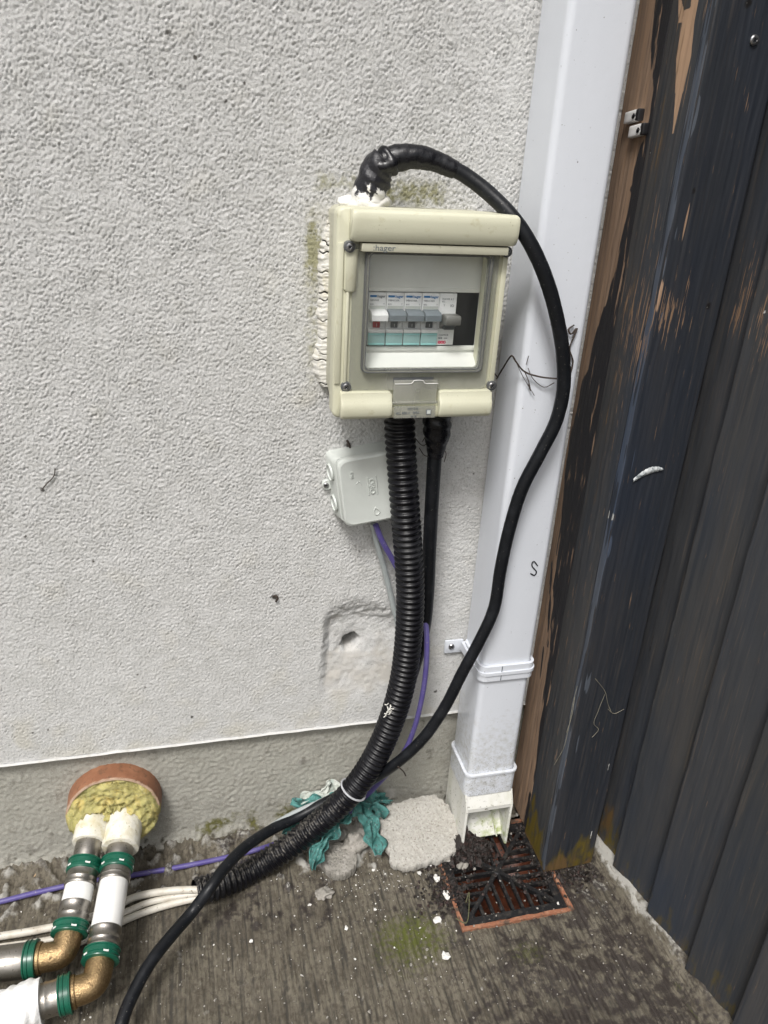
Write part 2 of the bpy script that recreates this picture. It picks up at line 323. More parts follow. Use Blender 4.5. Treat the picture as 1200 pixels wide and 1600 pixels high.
# ------------------------------------------------------------------ ground
def axis(a, b, step, outs0, outs1): return np.r_[outs0, np.arange(a, b, step), outs1]
gx = axis(-.34, .64, .0017, [-30, -8, -2.5, -1.2, -.8, -.6, -.5, -.42], [.645, .7, .8, 1.2, 2, 8, 30])
gy = axis(-.47, .012, .0035, [-30, -8, -3, -1.6, -1.1, -.8, -.6, -.52], [.013, .03, .3, 2, 10, 30])
DR = (.2995, .4515, -.192, -.036)      # drain opening
for v, arr in ((DR[0], gx), (DR[1], gx), (DR[2], gy), (DR[3], gy)): arr[np.argmin(abs(arr-v))] = v
X, Y = np.meshgrid(gx, gy); ny, nx = X.shape
ridge = fft_noise(ny, nx, .0035, .0017, .0048, .55, (1, 24), 1)
fine = fft_noise(ny, nx, .0035, .0017, .006, .6, (1, 1), 2); big = fft_noise(ny, nx, .0035, .0017, .09, .5, (1, 1), 3); mid = fft_noise(ny, nx, .0035, .0017, .025, .5, (1, 1), 4)
near_wall = sstep(-.075, -.02, Y+.012*mid)
Z = -.0015+ridge*.00045*(1-near_wall)+fine*.00035+big*.0008+near_wall*(mid*.002+.004+fine*.0008)
Z += .010*sstep(-.03, .01, Y+.006*mid)
cenpale = np.exp(-(((X-.19)/.10)**2+((Y+.045)/.05)**2))
dirt_dark = .42*np.exp(-(((X-.27)/.05)**2+((Y+.055)/.03)**2))+1.0*np.exp(-(((X-.45)/.16)**2+((Y+.26)/.12)**2))*(.65+.35*mid)+.5*np.exp(-(((X-.40)/.20)**2+((Y+.40)/.12)**2))  # wide soft patches darken the concrete towards the right
dirt_dark += .40*np.exp(-(((X-.18)/.10)**2+((Y+.13)/.045)**2))*(.5+.6*mid); dirt_dark += .5*np.exp(-(((X-.03)/.12)**2+((Y+.10)/.05)**2))*(.6+.5*mid)+.55*np.exp(-(((X-.48)/.05)**2+((Y+.145)/.025)**2))+.35*near_wall*sstep(-1, 1, mid)*(X < .1)+.25*big*.4
for a, b in ((X-DR[0], 0), (X-DR[1], 0)): dirt_dark += .45*np.exp(-(a/.012)**2)*((Y > DR[2]-.02) & (Y < 0))
algae = .85*np.exp(-(((X-.235)/.045)**2+((Y+.185)/.035)**2))+.5*np.exp(-(((X-.37)/.03)**2+((Y+.235)/.02)**2))+.25*np.exp(-(((X-.22)/.12)**2+((Y+.24)/.08)**2))+.5*np.exp(-((X-.56-(Y+.12)*-.17)/.02)**2)*(Y < -.15)
pale = .75*cenpale*near_wall+.35*cenpale+.5*near_wall*(X > -.3)*(.5+.3*mid)+.15*mid
pale += .5*np.exp(-(((X-.49)/.035)**2+((Y+.17)/.04)**2))*sstep(-.5, 1, mid)
groove = .40+ridge*-.36*(1-near_wall)*(.75+.25*np.tanh(mid))-near_wall*.6+.08*fine
cx = (X[:-1, :-1]+X[1:, 1:])/2; cy = (Y[:-1, :-1]+Y[1:, 1:])/2
msk = ~((cx > DR[0]) & (cx < DR[1]) & (cy > DR[2]) & (cy < DR[3]))
o = link('ground', grid_mesh(np.stack([X, Y, Z], -1), dict(dirt_dark=dirt_dark, algae=algae, pale=pale, groove=groove), msk), M_conc, None, True, None); o['kind'] = 'structure'

# ------------------------------------------------------------------ house wall
wall = thing('house_wall', (0, 0, 0), 'pale grey roughcast rendered house wall with a bare grey plinth along its foot', 'wall')
wx = axis(-.31, .36, .00125, [-3, -2, -1.2, -.7, -.5, -.4, -.34], [.38, .45, .6, 1, 2, 3.2])
wz = axis(.186, 1.06, .00135, [.1855], [1.08, 1.15, 1.3, 1.6, 2, 2.6])
X, Zw = np.meshgrid(wx, wz); ny, nx = X.shape; st = (.00135, .00125)
g1 = fft_noise(ny, nx, *st, .0044, .6, (.8, 1.25), 11); g2 = fft_noise(ny, nx, *st, .0028, .4, (1, 1.1), 12); g3 = fft_noise(ny, nx, *st, .06, .6, (1, 1), 13)
g4 = fft_noise(ny, nx, *st, .014, .5, (1, 1), 15)
# smoother towards the foot of the wall and at left
sm = 1-.40*sstep(.60, .25, Zw)
g5 = fft_noise(ny, nx, *st, .0027, .6, (.8, 1.25), 16)
h = (np.tanh(g1*.6)*.00026+g5*.00036+g2*.00020+np.minimum(g4, .8)*.00010-.0009*sstep(1.3, 2.6, -g5))*sm*(1+.12*np.tanh(g3))+g3*.00008
# scraped hollow
hx, hz = X-.190, Zw-.292
left = sstep(.146, .159, X+.0006*g4+.004*sstep(.33, .23, Zw)); top = sstep(.382, .342, Zw+.0012*g4+8*(X-.19)**2); rgt = sstep(.272, .225, X); bot = sstep(.205, .26, Zw)
hollow = left*top*rgt*bot
flat = sstep(.31, .29, Zw+.004*g4)
h = h*(1-hollow*(.25+.5*flat))-hollow*(.0085*sstep(.215, .345, Zw)+.0018+.0003*fft_noise(ny, nx, *st, .02, .8, (1, 1), 14))
d = np.hypot((X-.1850)*1.0, (Zw-.3085)*.95-.2*(X-.1845))+.0005*g4
h -= .006*np.exp(-(d/.013)**2); h -= .040*sstep(.0122, .0092, d)
# nick in the wall and small pits
for px_, pz_, s_, dp in ((.089, .388, .0035, .003), (.094, .385, .003, .002)): h -= dp*np.exp(-(((X-px_)**2+(Zw-pz_)**2)/s_**2))
dirt_dark = np.zeros_like(X)
for (px_, py_), s_ in (((305, 90), .0022), ((352, 158), .002), ((382, 130), .0016), ((430, 935), .0045), ((545, 695), .0035), ((66, 766), .003), ((300, 1120), .0022), ((500, 1180), .002), ((740, 740), .002), ((725, 758), .0022), ((680, 1080), .003)):
    p = W(px_, py_, 0); dirt_dark += 1.1*np.exp(-(((X-p[0])**2+(Zw-p[2])**2)/s_**2))
p1 = W(85, 735, 0); p2 = W(66, 766, 0)
for q in np.random.default_rng(77).uniform(0, 1, (45, 3)):
    dirt_dark += 1.0*np.exp(-(((X+.25-q[0]*.58)**2+(Zw-.2-q[1]*.8)**2)/(.0009+.0011*q[2])**2))
dirt_dark += 1.3*np.exp(-(d/.0100)**4)+.22*(g3 > 1.6)  # the hole is also coloured dark, painting in the shade inside it
algae = .95*np.exp(-(((X-.128)/.010)**2+((Zw-.79)/.035)**2))+.55*np.exp(-(((X-.13)/.012)**2+((Zw-.70)/.07)**2))
algae += .95*np.exp(-((Zw-.842)/.013)**2)*sstep(.17, .20, X)*sstep(.29, .24, X)+.55*np.exp(-((Zw-.85)/.012)**2)*sstep(.12, .135, X)*sstep(.20, .17, X)
algae += .25*np.exp(-((Zw-.21)/.03)**2)
warm = .55*sstep(.33, .19, Zw)*(.6+.4*g3)+.2*g3+.5*np.exp(-((X-.14)/.03)**2)*sstep(.62, .66, Zw)*sstep(.88, .8, Zw)
mortar = hollow*(.30+.35*flat+.15*g3)
link('render_coat', grid_mesh(np.stack([X, -h, Zw], -1), dict(dirt_dark=dirt_dark, algae=algae, warm=warm, mortar=mortar)), M_wall, wall, True, None)
# stop bead
bx = np.arange(-.34, .345, .004); zz = .1855+fft_noise(1, len(bx), 1, .004, .05, .6, seed=5)[0]*.0002
bm = bmesh.new(); rs = []
for x, z in zip(np.r_[-3, bx, .36, 3.2], np.r_[.1855, zz, .1855, .1855]):
    rs.append([bm.verts.new(p) for p in ((x, .010, z), (x, -.0035, z-.0006), (x, -.0038, z-.0009), (x, -.0034, z-.0018), (x, .010, z-.0022))])
for a, b in zip(rs, rs[1:]):
    for i in range(5): bm.faces.new((a[i], a[(i+1) % 5], b[(i+1) % 5], b[i]))
obj('stop_bead', bm, M_bead, wall)
# plinth
pxs = axis(-.34, .50, .002, [-3, -1.5, -.8, -.5, -.4], [.55, .8, 1.5, 3.2]); pz = axis(-.01, .186, .002, [-.3, -.1], [.1865])
X, Zp = np.meshgrid(pxs, pz); ny, nx = X.shape
a1 = fft_noise(ny, nx, .002, .002, .0075, .4, (1, 1), 21); a2 = fft_noise(ny, nx, .002, .002, .04, .5, (1, 1), 22); a3 = fft_noise(ny, nx, .002, .002, .018, .5, (1, 1), 23)
h = a1*.00034+a2*.0002+.006*sstep(.03, 0, Zp+.004*a3)*(1+.4*a3)
dirt_dark = .45*sstep(.035, .0, Zp)*(1+.5*a3)+.18*a2+.25*sstep(.8, 2, a3)+.35*np.exp(-((X-.06)/.06)**2)*sstep(.08, .0, Zp)
algae = .75*np.exp(-((Zp-.03)/.022)**2)*(X > -.02)*(X < .2)*(.6+.5*a2)+.45*sstep(.09, .02, Zp)*(X < -.05)*0+.4*np.exp(-((X-.44)/.1)**2)
p = W(607, 1240, .008); mortar = 1.1*np.exp(-(((X-p[0])/.012)**2+((Zp-p[2])/.011)**2))+.35*sstep(1.2, 2.2, a2)
link('plinth', grid_mesh(np.stack([X, .008-h, Zp], -1), dict(dirt_dark=dirt_dark, algae=algae, mortar=mortar)), M_plinth, wall, True, None)

# ------------------------------------------------------------------ downpipe
dp = thing('downpipe', (.3695, -.035, .004), 'white square plastic rainwater downpipe running down the wall corner into the drain', 'downpipe')
def sq_tube(x0, x1, y0, y1, r, z0, z1, t=.0022, dz=.03):
    def ring(x0, x1, y0, y1, r, z): return [(p[0], p[2], z) for p in rrect(x0, x1, y0, y1, r, 0, 6)]
    n = max(2, int((z1-z0)/dz)+1); zs = np.linspace(z0, z1, n)
    rings = [ring(x0, x1, y0, y1, r, z) for z in zs]+[ring(x0+t, x1-t, y0+t, y1-t, max(r-t, .001), z) for z in zs[::-1]]
    return loft(rings+[rings[0]], (False, False))
PX = (.3365, .4025, -.068, -.002)
def dirt_attr(o, f):
    co = np.zeros(len(o.data.vertices)*3, np.float32); o.data.vertices.foreach_get('co', co); co = co.reshape(-1, 3)
    a = o.data.attributes.new('dirt_dark', 'FLOAT', 'POINT'); a.data.foreach_set('value', f(co).astype(np.float32)); return o
bm = sq_tube(*PX, .0075, .10, 2.5); bmesh.ops.remove_doubles(bm, verts=bm.verts, dist=1e-6)
dirt_attr(obj('pipe', bm, M_pvc, dp, True, 50), lambda c: .07+.42*sstep(.32, .13, c[:, 2]))
bm = sq_tube(PX[0]-.003, PX[1]+.003, PX[2]-.003, PX[3]+.001, .009, .097, .131, .0045, .02); bmesh.ops.remove_doubles(bm, verts=bm.verts, dist=1e-6)
sock = obj('socket', bm, M_pvc, dp, True, 50); dirt_attr(sock, lambda c: .5+0*c[:, 0])
bm = sq_tube(PX[0]-.0045, PX[1]+.0045, PX[2]-.0045, PX[3]+.0015, .010, .1305, .1335, .004, .02); bmesh.ops.remove_doubles(bm, verts=bm.verts, dist=1e-6)
dirt_attr(obj('lip', bm, M_pvc, sock, True, 50), lambda c: .4+0*c[:, 0])
# shoe: open-fronted tail piece
x0, x1, y0, y1 = PX[0]-.001, PX[1]+.001, PX[2]-.010, PX[3]
bm = bmesh.new()
def panel(pts, thick):
    """pts quad, thick vector"""
    t = bmesh.new(); a = [t.verts.new(p) for p in pts]; b = [t.verts.new(Vector(p)+Vector(thick)) for p in pts]; n = len(pts)
    t.faces.new(a); t.faces.new(b[::-1])
    for i in range(n): t.faces.new((a[i], a[(i+1) % n], b[(i+1) % n], b[i]))
    bmesh.ops.recalc_face_normals(t, faces=t.faces); bmesh.ops.bevel(t, geom=t.edges[:], offset=.0008, segments=2, affect='EDGES')
    me = bpy.data.meshes.new('t'); t.to_mesh(me); t.free(); bm.from_mesh(me); bpy.data.meshes.remove(me)
T = .0035
panel([(x0, y1, .006), (x0, y0, .010), (x0, y0, .080), (x0, y0+.009, .0985), (x0, y1, .0985)], (T, 0, 0))
panel([(x1, y1, .006), (x1, y0, .004), (x1, y0, .080), (x1, y0+.009, .0985), (x1, y1, .0985)], (-T, 0, 0))
panel([(x0+.001, y1, .012), (x1-.001, y1, .012), (x1-.001, y1, .098), (x0+.001, y1, .098)], (0, -T, 0))
panel([(x0+.001, y0+.0095, .097), (x1-.001, y0+.0095, .097), (x1-.001, y0+.0004, .080), (x0+.001, y0+.0004, .080)], (0, .002, -.004))
panel([(x0+.001, y0+.0005, .0805), (x1-.001, y0+.0005, .0805), (x1-.001, y0+.0005, .073), (x0+.001, y0+.0005, .073)], (0, .0035, 0))
panel([(x0+.002, y1-.006, .092), (x1-.002, y1-.006, .092), (x1-.002, y0+.013, .010), (x0+.002, y0+.013, .010)], (0, .002, -.0015))
panel([(x1-.020, y1-.010, .085), (x1-.0185, y1-.010, .085), (x1-.0125, y0+.010, .012), (x1-.014, y0+.010, .012)], (0, -.004, .001))
dirt_attr(obj('shoe', bm, M_shoe, dp), lambda c: .12+.35*sstep(.04, .0, c[:, 2])+.45*np.exp(-((c[:, 0]-.39)/.012)**2)*(c[:, 2] < .06))
# bracket
bk = thing('pipe_bracket', (.322, 0, .296), 'white plastic clip bracket screwed to the wall and clasping the downpipe', 'bracket')
bm = sq_tube(PX[0]-.004, PX[1]+.004, PX[2]-.004, PX[3]-.004, .010, .287, .309, .0038, .02); bmesh.ops.remove_doubles(bm, verts=bm.verts, dist=1e-6)
band = obj('band', bm, M_pvc, bk, True, 50); dirt_attr(band, lambda c: .15+0*c[:, 0])
bm = sq_tube(PX[0]-.005, PX[1]+.0055, PX[2]-.0055, PX[3]-.004, .011, .296, .3005, .003, .02); bmesh.ops.remove_doubles(bm, verts=bm.verts, dist=1e-6)
dirt_attr(obj('rib', bm, M_pvc, band, True, 50), lambda c: 0*c[:, 0])
box('clip_seam', .3605, .3612, -.0728, -.06, .2875, .3085, M_ink, band)
bm = bmesh.new(); rbox(bm, .3085, .334, -.005, -.0015, .2865, .306, .0012)
t = bmesh.new()
panel([(.330, -.0055, .3045), (.336, -.0055, .3045), (.3345, -.050, .3035), (.3315, -.050, .3035)], (0, 0, -.013))
dirt_attr(obj('lug', bm, M_pvc, bk), lambda c: .1+0*c[:, 0])
def screw(name, x, y, z, r, parent, m=M_steel):
    """pan head facing -y"""
    bm = bmesh.new(); rings = []
    for rr, yy in ((r, 0), (r, -r*.25), (r*.8, -r*.5), (r*.45, -r*.55), (.12*r, -r*.35)):
        rings.append([(x+rr*math.cos(a), y+yy, z+rr*math.sin(a)) for a in np.linspace(0, 2*math.pi, 14, endpoint=False)])
    bm = loft(rings); s = obj(name, bm, m, parent)
    bm = bmesh.new(); q = r*.55; a = .6
    for k in (0, 1):
        c, s_ = math.cos(a+k*math.pi/2), math.sin(a+k*math.pi/2)
        pts = [(x+u*c-v*s_, y-r*.57, z+u*s_+v*c) for u, v in ((-q, -r*.1), (q, -r*.1), (q, r*.1), (-q, r*.1))]
        bm.faces.new([bm.verts.new((p[0], p[1]-k*.00005, p[2])) for p in pts])
    obj('cross_slot', bm, M_black, s, False); return s
screw('screw', .3175, -.005, .297, .0042, bk)
# pen mark on the pipe
pts = [W(px_, py_, -.0684) for px_, py_ in ((829, 896), (835, 899), (838, 893), (831, 884), (834, 877), (840, 884))]
tube('pen_mark', pts, .0008, M_black, dp, seg=6, step=.002)

# ------------------------------------------------------------------ enclosure
bx_ = thing('fuse_box', (.137, 0, .637), 'cream plastic weatherproof fuse box with clear door, screwed on the rendered wall', 'fuse box')
OX, OZ = .137, .637
def L(x): return OX+x
def K(z): return OZ+z
# back box, tapering in at the foot
rings = []
for y, i, b in ((.004, .006, .014), (-.02, .005, .010), (-.05, .003, .004), (-.060, .0025, .003)):
    rings.append(rrect(L(i), L(.166-i), K(b), K(.195-i*.5), .008, y))
rings += [rrect(L(.0055), L(.1605), K(.006), K(.190), .006, -.0598), rrect(L(.0065), L(.1600), K(.012), K(.189), .006, -.01)]
obj('back_box', loft(rings), M_cream2, bx_, True, 40)
# cover: ring with window opening
WIN = (L(.0265), L(.1475), K(.0475), K(.1595), .005)
def ins(d, r): return (L(d), L(.166-d), K(d), K(.195-d), r)
cov = loft([rrect(*q, y) for q, y in ((ins(0, .007), -.0605), (ins(0, .007), -.0755), (ins(.0005, .0068), -.0768), (ins(.0022, .0055), -.078), (WIN, -.078), (WIN, -.0605), (ins(0, .007), -.0605))], (False, False)); bmesh.ops.remove_doubles(cov, verts=cov.verts, dist=1e-6)
0 and bmesh.ops.bevel(cov, geom=[e for e in cov.edges if abs(e.verts[0].co.y+.078) < 1e-5 and abs(e.verts[1].co.y+.078) < 1e-5 and max(abs(e.verts[0].co.x-L(.083)), 0) > .0], offset=.0012, segments=2, affect='EDGES')
cover = obj('cover', cov, M_cream, bx_, True, 40)
box('side_ridge', L(.0005), L(.0065), -.0800, -.0775, K(.035), K(.165), M_cream, cover, .0010)
box('side_ridge', L(.160), L(.1655), -.0800, -.0775, K(.035), K(.165), M_cream, cover, .0010)
box('groove_ridge', L(.0095), L(.0125), -.0815, -.0775, K(.032), K(.122), M_cream, cover, .0010)
# hood
prof = [(-.0785, .1948), (-.090, .1948), (-.0938, .1938), (-.0953, .1915), (-.0958, .186), (-.0954, .178), (-.0940, .1715), (-.0915, .1675), (-.0785, .1665)]
prof = [(y, K(z)) for y, z in prof]
hood = obj('hood', extrude_x(prof, L(.0105), L(.1668), .004), M_cream, bx_, True, 50)
strip = box('label_strip', L(.0205), L(.1605), -.0905, -.0785, K(.1590), K(.1662), M_cream2, hood, .0007)
text('lettering', ':hager', .0074, (L(.0305), -.09065, K(.1603)), M_ink, strip, sx=1.15)
# lower caps
def cap(xa, xb):
    pr = [(-.0785, .0012), (-.0855, .0012), (-.0888, .0025), (-.0905, .0060), (-.0908, .0120), (-.0900, .0180), (-.0872, .0212), (-.0862, .0275), (-.0785, .0285)]
    return obj('corner_cap', extrude_x([(y, K(z)) for y, z in pr], L(xa), L(xb), .003), M_cream, bx_, True, 50)
cap(.0065, .0575); cap(.1065, .1620)
obj('bottom_rail', extrude_x([(-.0785, K(.0005)), (-.083, K(.001)), (-.0848, K(.004)), (-.0845, K(.012)), (-.0785, K(.0135))], L(.050), L(.113), .001), M_cream, bx_)
# screw posts and screws
bm = bmesh.new(); rings = []
for z, r in ((.122, .0045), (.124, .0062), (.158, .0068), (.160, .0068), (.1602, .0052)):
    rings.append([(L(.0135)+r*math.cos(a), -.0785+r*.75*math.sin(a), K(z)) for a in np.linspace(0, 2*math.pi, 18, endpoint=False)])
obj('screw_post', loft(rings), M_cream, bx_)
for px_, py_, yy in ((547, 386, -.086), (541, 605, -.082), (769, 603, -.082), (793, 394, -.083)):
    p = W(px_, py_, yy); s = screw('screw', p[0], yy+.001, p[2], .0035, bx_)
    rings = [[(p[0]+r*math.cos(a), y, p[2]+r*math.sin(a)) for a in np.linspace(0, 2*math.pi, 16, endpoint=False)] for r, y in ((.0050, -.077), (.0050, yy+.0005), (.0038, yy+.0002), (.0036, yy+.002))]
    obj('washer', loft(rings, (False, False)), M_gasket, s)
# inner plate with slot, funnel walls
SL = (L(.0365), L(.1505), K(.0665), K(.1200), .001)
obj('inner_plate', frame_ring((L(.0225), L(.1580), K(.0440), K(.1640), .001), SL, -.0480, -.0505), M_inner, bx_)
bm = bmesh.new()
def quad(bm, pts): bm.faces.new([bm.verts.new(p) for p in pts])
quad(bm, [(L(.1560), -.0565, K(.050)), (L(.1485), -.0777, K(.0475)), (L(.1485), -.0777, K(.160)), (L(.1560), -.0565, K(.155))])
quad(bm, [(L(.0260), -.0570, K(.0600)), (L(.1545), -.0570, K(.0600)), (L(.1500), -.0775, K(.0460)), (L(.0260), -.0775, K(.0460))])
quad(bm, [(L(.0260), -.0570, K(.158)), (L(.1545), -.0570, K(.158)), (L(.1500), -.0775, K(.1605)), (L(.0260), -.0775, K(.1605))])
quad(bm, [(L(.0245), -.0505, K(.050)), (L(.0262), -.0775, K(.0475)), (L(.0262), -.0775, K(.160)), (L(.0245), -.0505, K(.150))])
obj('inner_shroud', bm, M_inner, bx_, False)
box('slot_frame', L(.0340), L(.1530), -.0525, -.0505, K(.1195), K(.1235), M_inner, bx_, .0006)
box('slot_frame', L(.0340), L(.1530), -.0525, -.0505, K(.0625), K(.0665), M_inner, bx_, .0006)
box('slot_shade_sheet', L(.020), L(.160), -.0320, -.0300, K(.045), K(.160), M_black, bx_)  # black sheet standing in for the shade behind the breaker slot
# breakers
def breaker(k, name, style):
    xa = L(.0375)+k*.0179; xb = xa+.0173; zt = K(.1185); zb = K(.0680); yf = -.0520
    body = box(name, xa, xb, -.033, yf, zb, zt, M_white, bx_, .0004)
    cx = (xa+xb)/2
    if style == 'rcd':
        box('seam', xa+.0002, xb-.0002, yf-.0003, yf+.0005, zt-.0345, zt-.0342, M_gasket, body)
        text('print', 'EN61008', .0021, (xa+.0022, yf-.0001, zt-.0060), M_ink, body); text('print', 'IEC', .0021, (xa+.0022, yf-.0001, zt-.0085), M_ink, body)
        text('print', 'T', .0026, (xa+.0040, yf-.0001, zt-.0125), M_ink, body)
        text('print', '4 I', .0030, (xa+.0110, yf-.0001, zt-.0065), M_ink, body); text('print', 'IO', .0036, (xa+.0110, yf-.0001, zt-.0130), M_ink, body)
        text('print', 'C/AMCB', .0027, (xa+.0015, yf-.0001, zt-.0415), M_ink, body)
        text('print', 'B10', .0025, (xa+.0015, yf-.0001, zt-.0445), M_ink, body, bold=.0001); text('print', '10000', .0016, (xa+.0068, yf-.0001, zt-.0443), M_ink, body)
        for q, chh in enumerate('ced'):
            c0 = xa+.0028+q*.0026
            rings = [[(c0+r*math.cos(a), y, zt-.0478+r*math.sin(a)) for a in np.linspace(0, 2*math.pi, 16, endpoint=False)] for r, y in ((.0016, yf+.0001), (.0016, yf-.00015-q*.00003))]
            obj('red_dot', loft(rings), M_pinkred, body, False); text('print', chh, .0024, (c0-.0006, yf-.0004, zt-.0484), M_white, body)
        pr = [(-.052, .0), (-.060, .0035), (-.072, .0035), (-.0735, .0015), (-.0735, -.0035), (-.072, -.0055), (-.064, -.0060), (-.052, -.0125)]
        bm = extrude_x([(y, zt-.0215+z) for y, z in pr], xa+.0008, xb-.0008, .0015); obj('handle', bm, M_hand, body, True, 40)
        box('handle_stem', xa+.0028, xb-.0028, -.062, -.0515, zt-.0335, zt-.026, M_dgrey, body, .0010)
        return
    text('print', 'hager', .0036, (xa+.0083, yf-.0001, zt-.0047), M_blue if k else M_ink, body, bold=.00008)
    box('blue_bar', xa+.0012, xa+.0078, yf-.00015, yf+.0004, zt-.0045, zt-.0025, M_blue, body)
    text('print', ('SBN163', 'MBN110A', 'MBN116A', 'MBN132A')[k], .0026, (xa+.0014, yf-.0001, zt-.0082), M_ink, body)
    text('print', ('63A', 'B10', 'B16', 'B32')[k], .0022, (xa+.0014, yf-.0001, zt-.0118), M_ink, body); text('print', 'T', .0022, (xa+.0145, yf-.0001, zt-.0118), M_ink, body)
    box('label_tint', xa+.0008, xb-.0008, yf-.00006, yf+.0003, zt-.0160, zt-.0125, M_jbox, body)
    pr = [(-.052, .0005), (-.0625, -.0005), (-.0665, -.003), (-.0660, -.0085), (-.0520, -.0110)]
    obj('toggle', extrude_x([(y, zt-.0160+z) for y, z in pr], xa+.0004, xb-.0004, .0008), (M_white if k == 0 else M_grey), body, True, 30)
    box('flag', cx-.0038, cx+.0034, yf-.0010, yf, zt-.0335, zt-.0275, M_red if k == 0 else M_dgrey, body, .0004)
    text('print', 'I', .0040, (cx-.0005, yf-.0012, zt-.0322), M_white, body)
    for sx_ in (-.0062, .0058):
        rings = [[(cx+sx_+r*math.cos(a), y, zt-.0305+r*1.3*math.sin(a)) for a in np.linspace(0, 2*math.pi, 12, endpoint=False)] for r, y in ((.0018, yf+.0002), (.0018, yf-.0012), (.0012, yf-.0018))]
        obj('pivot', loft(rings), M_white, body)
    box('terminal_cap', xa, xb, yf-.0040, yf, zt-.0378, zt-.0343, M_white, body, .0006)
    box('terminal_cover', xa+.0002, xb-.0002, yf-.0030, yf, zb+.0002, zt-.0380, M_teal, body, .0005)
    box('cover_rim', xa+.0006, xb-.0006, yf-.0036, yf-.0028, zb+.0006, zb+.0024, M_tealedge, body, .0003)
    box('cover_rim', xa+.0006, xb-.0006, yf-.0036, yf-.0028, zt-.0400, zt-.0388, M_tealedge, body, .0003)
for k in range(4): breaker(k, 'circuit_breaker', 'mcb')
breaker(4, 'residual_current_breaker', 'rcd')
for o_ in list(C.objects):
    if o_.type == 'MESH' and (o_.name.split('.')[0] in ('inner_plate', 'slot_frame', 'circuit_breaker', 'residual_current_breaker') or (o_.parent and o_.parent.name.split('.')[0] in ('circuit_breaker', 'residual_current_breaker'))):
        o_.data.transform(Matrix.Translation((-.0012, -.0065, 0)))
# clear door
M_pane = clear_mat('clear_window_plastic', (.985, .99, .985), .018, (.55, .56, .53))
M_frame = clear_mat('milky_clear_plastic', (.88, .89, .87), .34, (.50, .50, .45), .12)
door = obj('door', frame_ring((L(.0150), L(.1560), K(.0290), K(.1655), .004), (L(.0300), L(.1445), K(.0510), K(.1560), .004), -.0790, -.0815), M_frame, bx_, True, 40)
obj('window_pane', loft([rrect(L(.0285), L(.1460), K(.0495), K(.1575), .004, -.0845), rrect(L(.0292), L(.1453), K(.0502), K(.1568), .004, -.0850)]), M_pane, door, True, 40)
obj('raised_rim', frame_ring((L(.0262), L(.1483), K(.0472), K(.1598), .0055), (L(.0292), L(.1453), K(.0502), K(.1568), .004), -.0805, -.0858), M_frame, door, True, 40)
obj('gasket', frame_ring((L(.0278), L(.1467), K(.0488), K(.1582), .005), (L(.0291), L(.1454), K(.0501), K(.1569), .004), -.0786, -.0803), M_gasket, door)
obj('gasket', frame_ring((L(.0256), L(.1489), K(.0466), K(.1604), .006), (L(.0263), L(.1482), K(.0473), K(.1597), .0055), -.0812, -.0822), M_gasket, door)
obj('rim_line', frame_ring((L(.0261), L(.1484), K(.0471), K(.1599), .0056), (L(.0268), L(.1477), K(.0478), K(.1592), .0052), -.0856, -.0861), M_gasket, door)
obj('rim_line', frame_ring((L(.0288), L(.1457), K(.0498), K(.1572), .0042), (L(.0294), L(.1451), K(.0504), K(.1566), .0038), -.0848, -.0861), M_gasket, door)
box('ridge', L(.035), L(.153), -.0835, -.0812, K(.1608), K(.1618), M_frame, door, .0004)
lt = box('latch', L(.0590), L(.1040), -.0855, -.0830, K(.0145), K(.0395), M_frame, door, .0008)
box('latch_recess', L(.0590), L(.1000), -.0822, -.0816, K(.0365), K(.0415), M_gasket, lt, .0002)
box('latch_bar', L(.0580), L(.1050), -.0880, -.0852, K(.0165), K(.0185), M_frame, lt, .0005)
rings = [[(L(.0835)+r*math.cos(a), y, K(.0295)+r*math.sin(a)) for a in np.linspace(0, 2*math.pi, 18, endpoint=False)] for r, y in ((.0028, -.0853), (.0028, -.0862), (.0020, -.0862), (.0020, -.0854))]
obj('latch_eye', loft(rings, (False, False)), M_frame, lt)
tube('latch_outline', [(L(x), -.0858, K(z)) for x, z in ((.060, .0360), (.076, .0362), (.079, .0392), (.088, .0392), (.091, .0362), (.104, .0360))], .0004, M_wpipe, lt, seg=6, step=.002)
lab = box('rating_label', L(.0605), L(.1035), -.0862, -.0855, K(.0010), K(.0135), M_frame, door, .0002)
text('print', 'VECTOR', .0030, (L(.0740), -.0864, K(.0098)), M_ink, lab); text('print', 'AC 400 V   IP54', .0036, (L(.0625), -.0864, K(.0052)), M_ink, lab); text('print', 'IK 07', .0028, (L(.0780), -.0864, K(.0020)), M_ink, lab)
box('stamp', L(.0940), L(.0990), -.0864, -.0862, K(.0045), K(.0095), M_ink, lab); box('stamp_inner', L(.0947), L(.0983), -.0866, -.0864, K(.0052), K(.0088), M_jbox, lab)

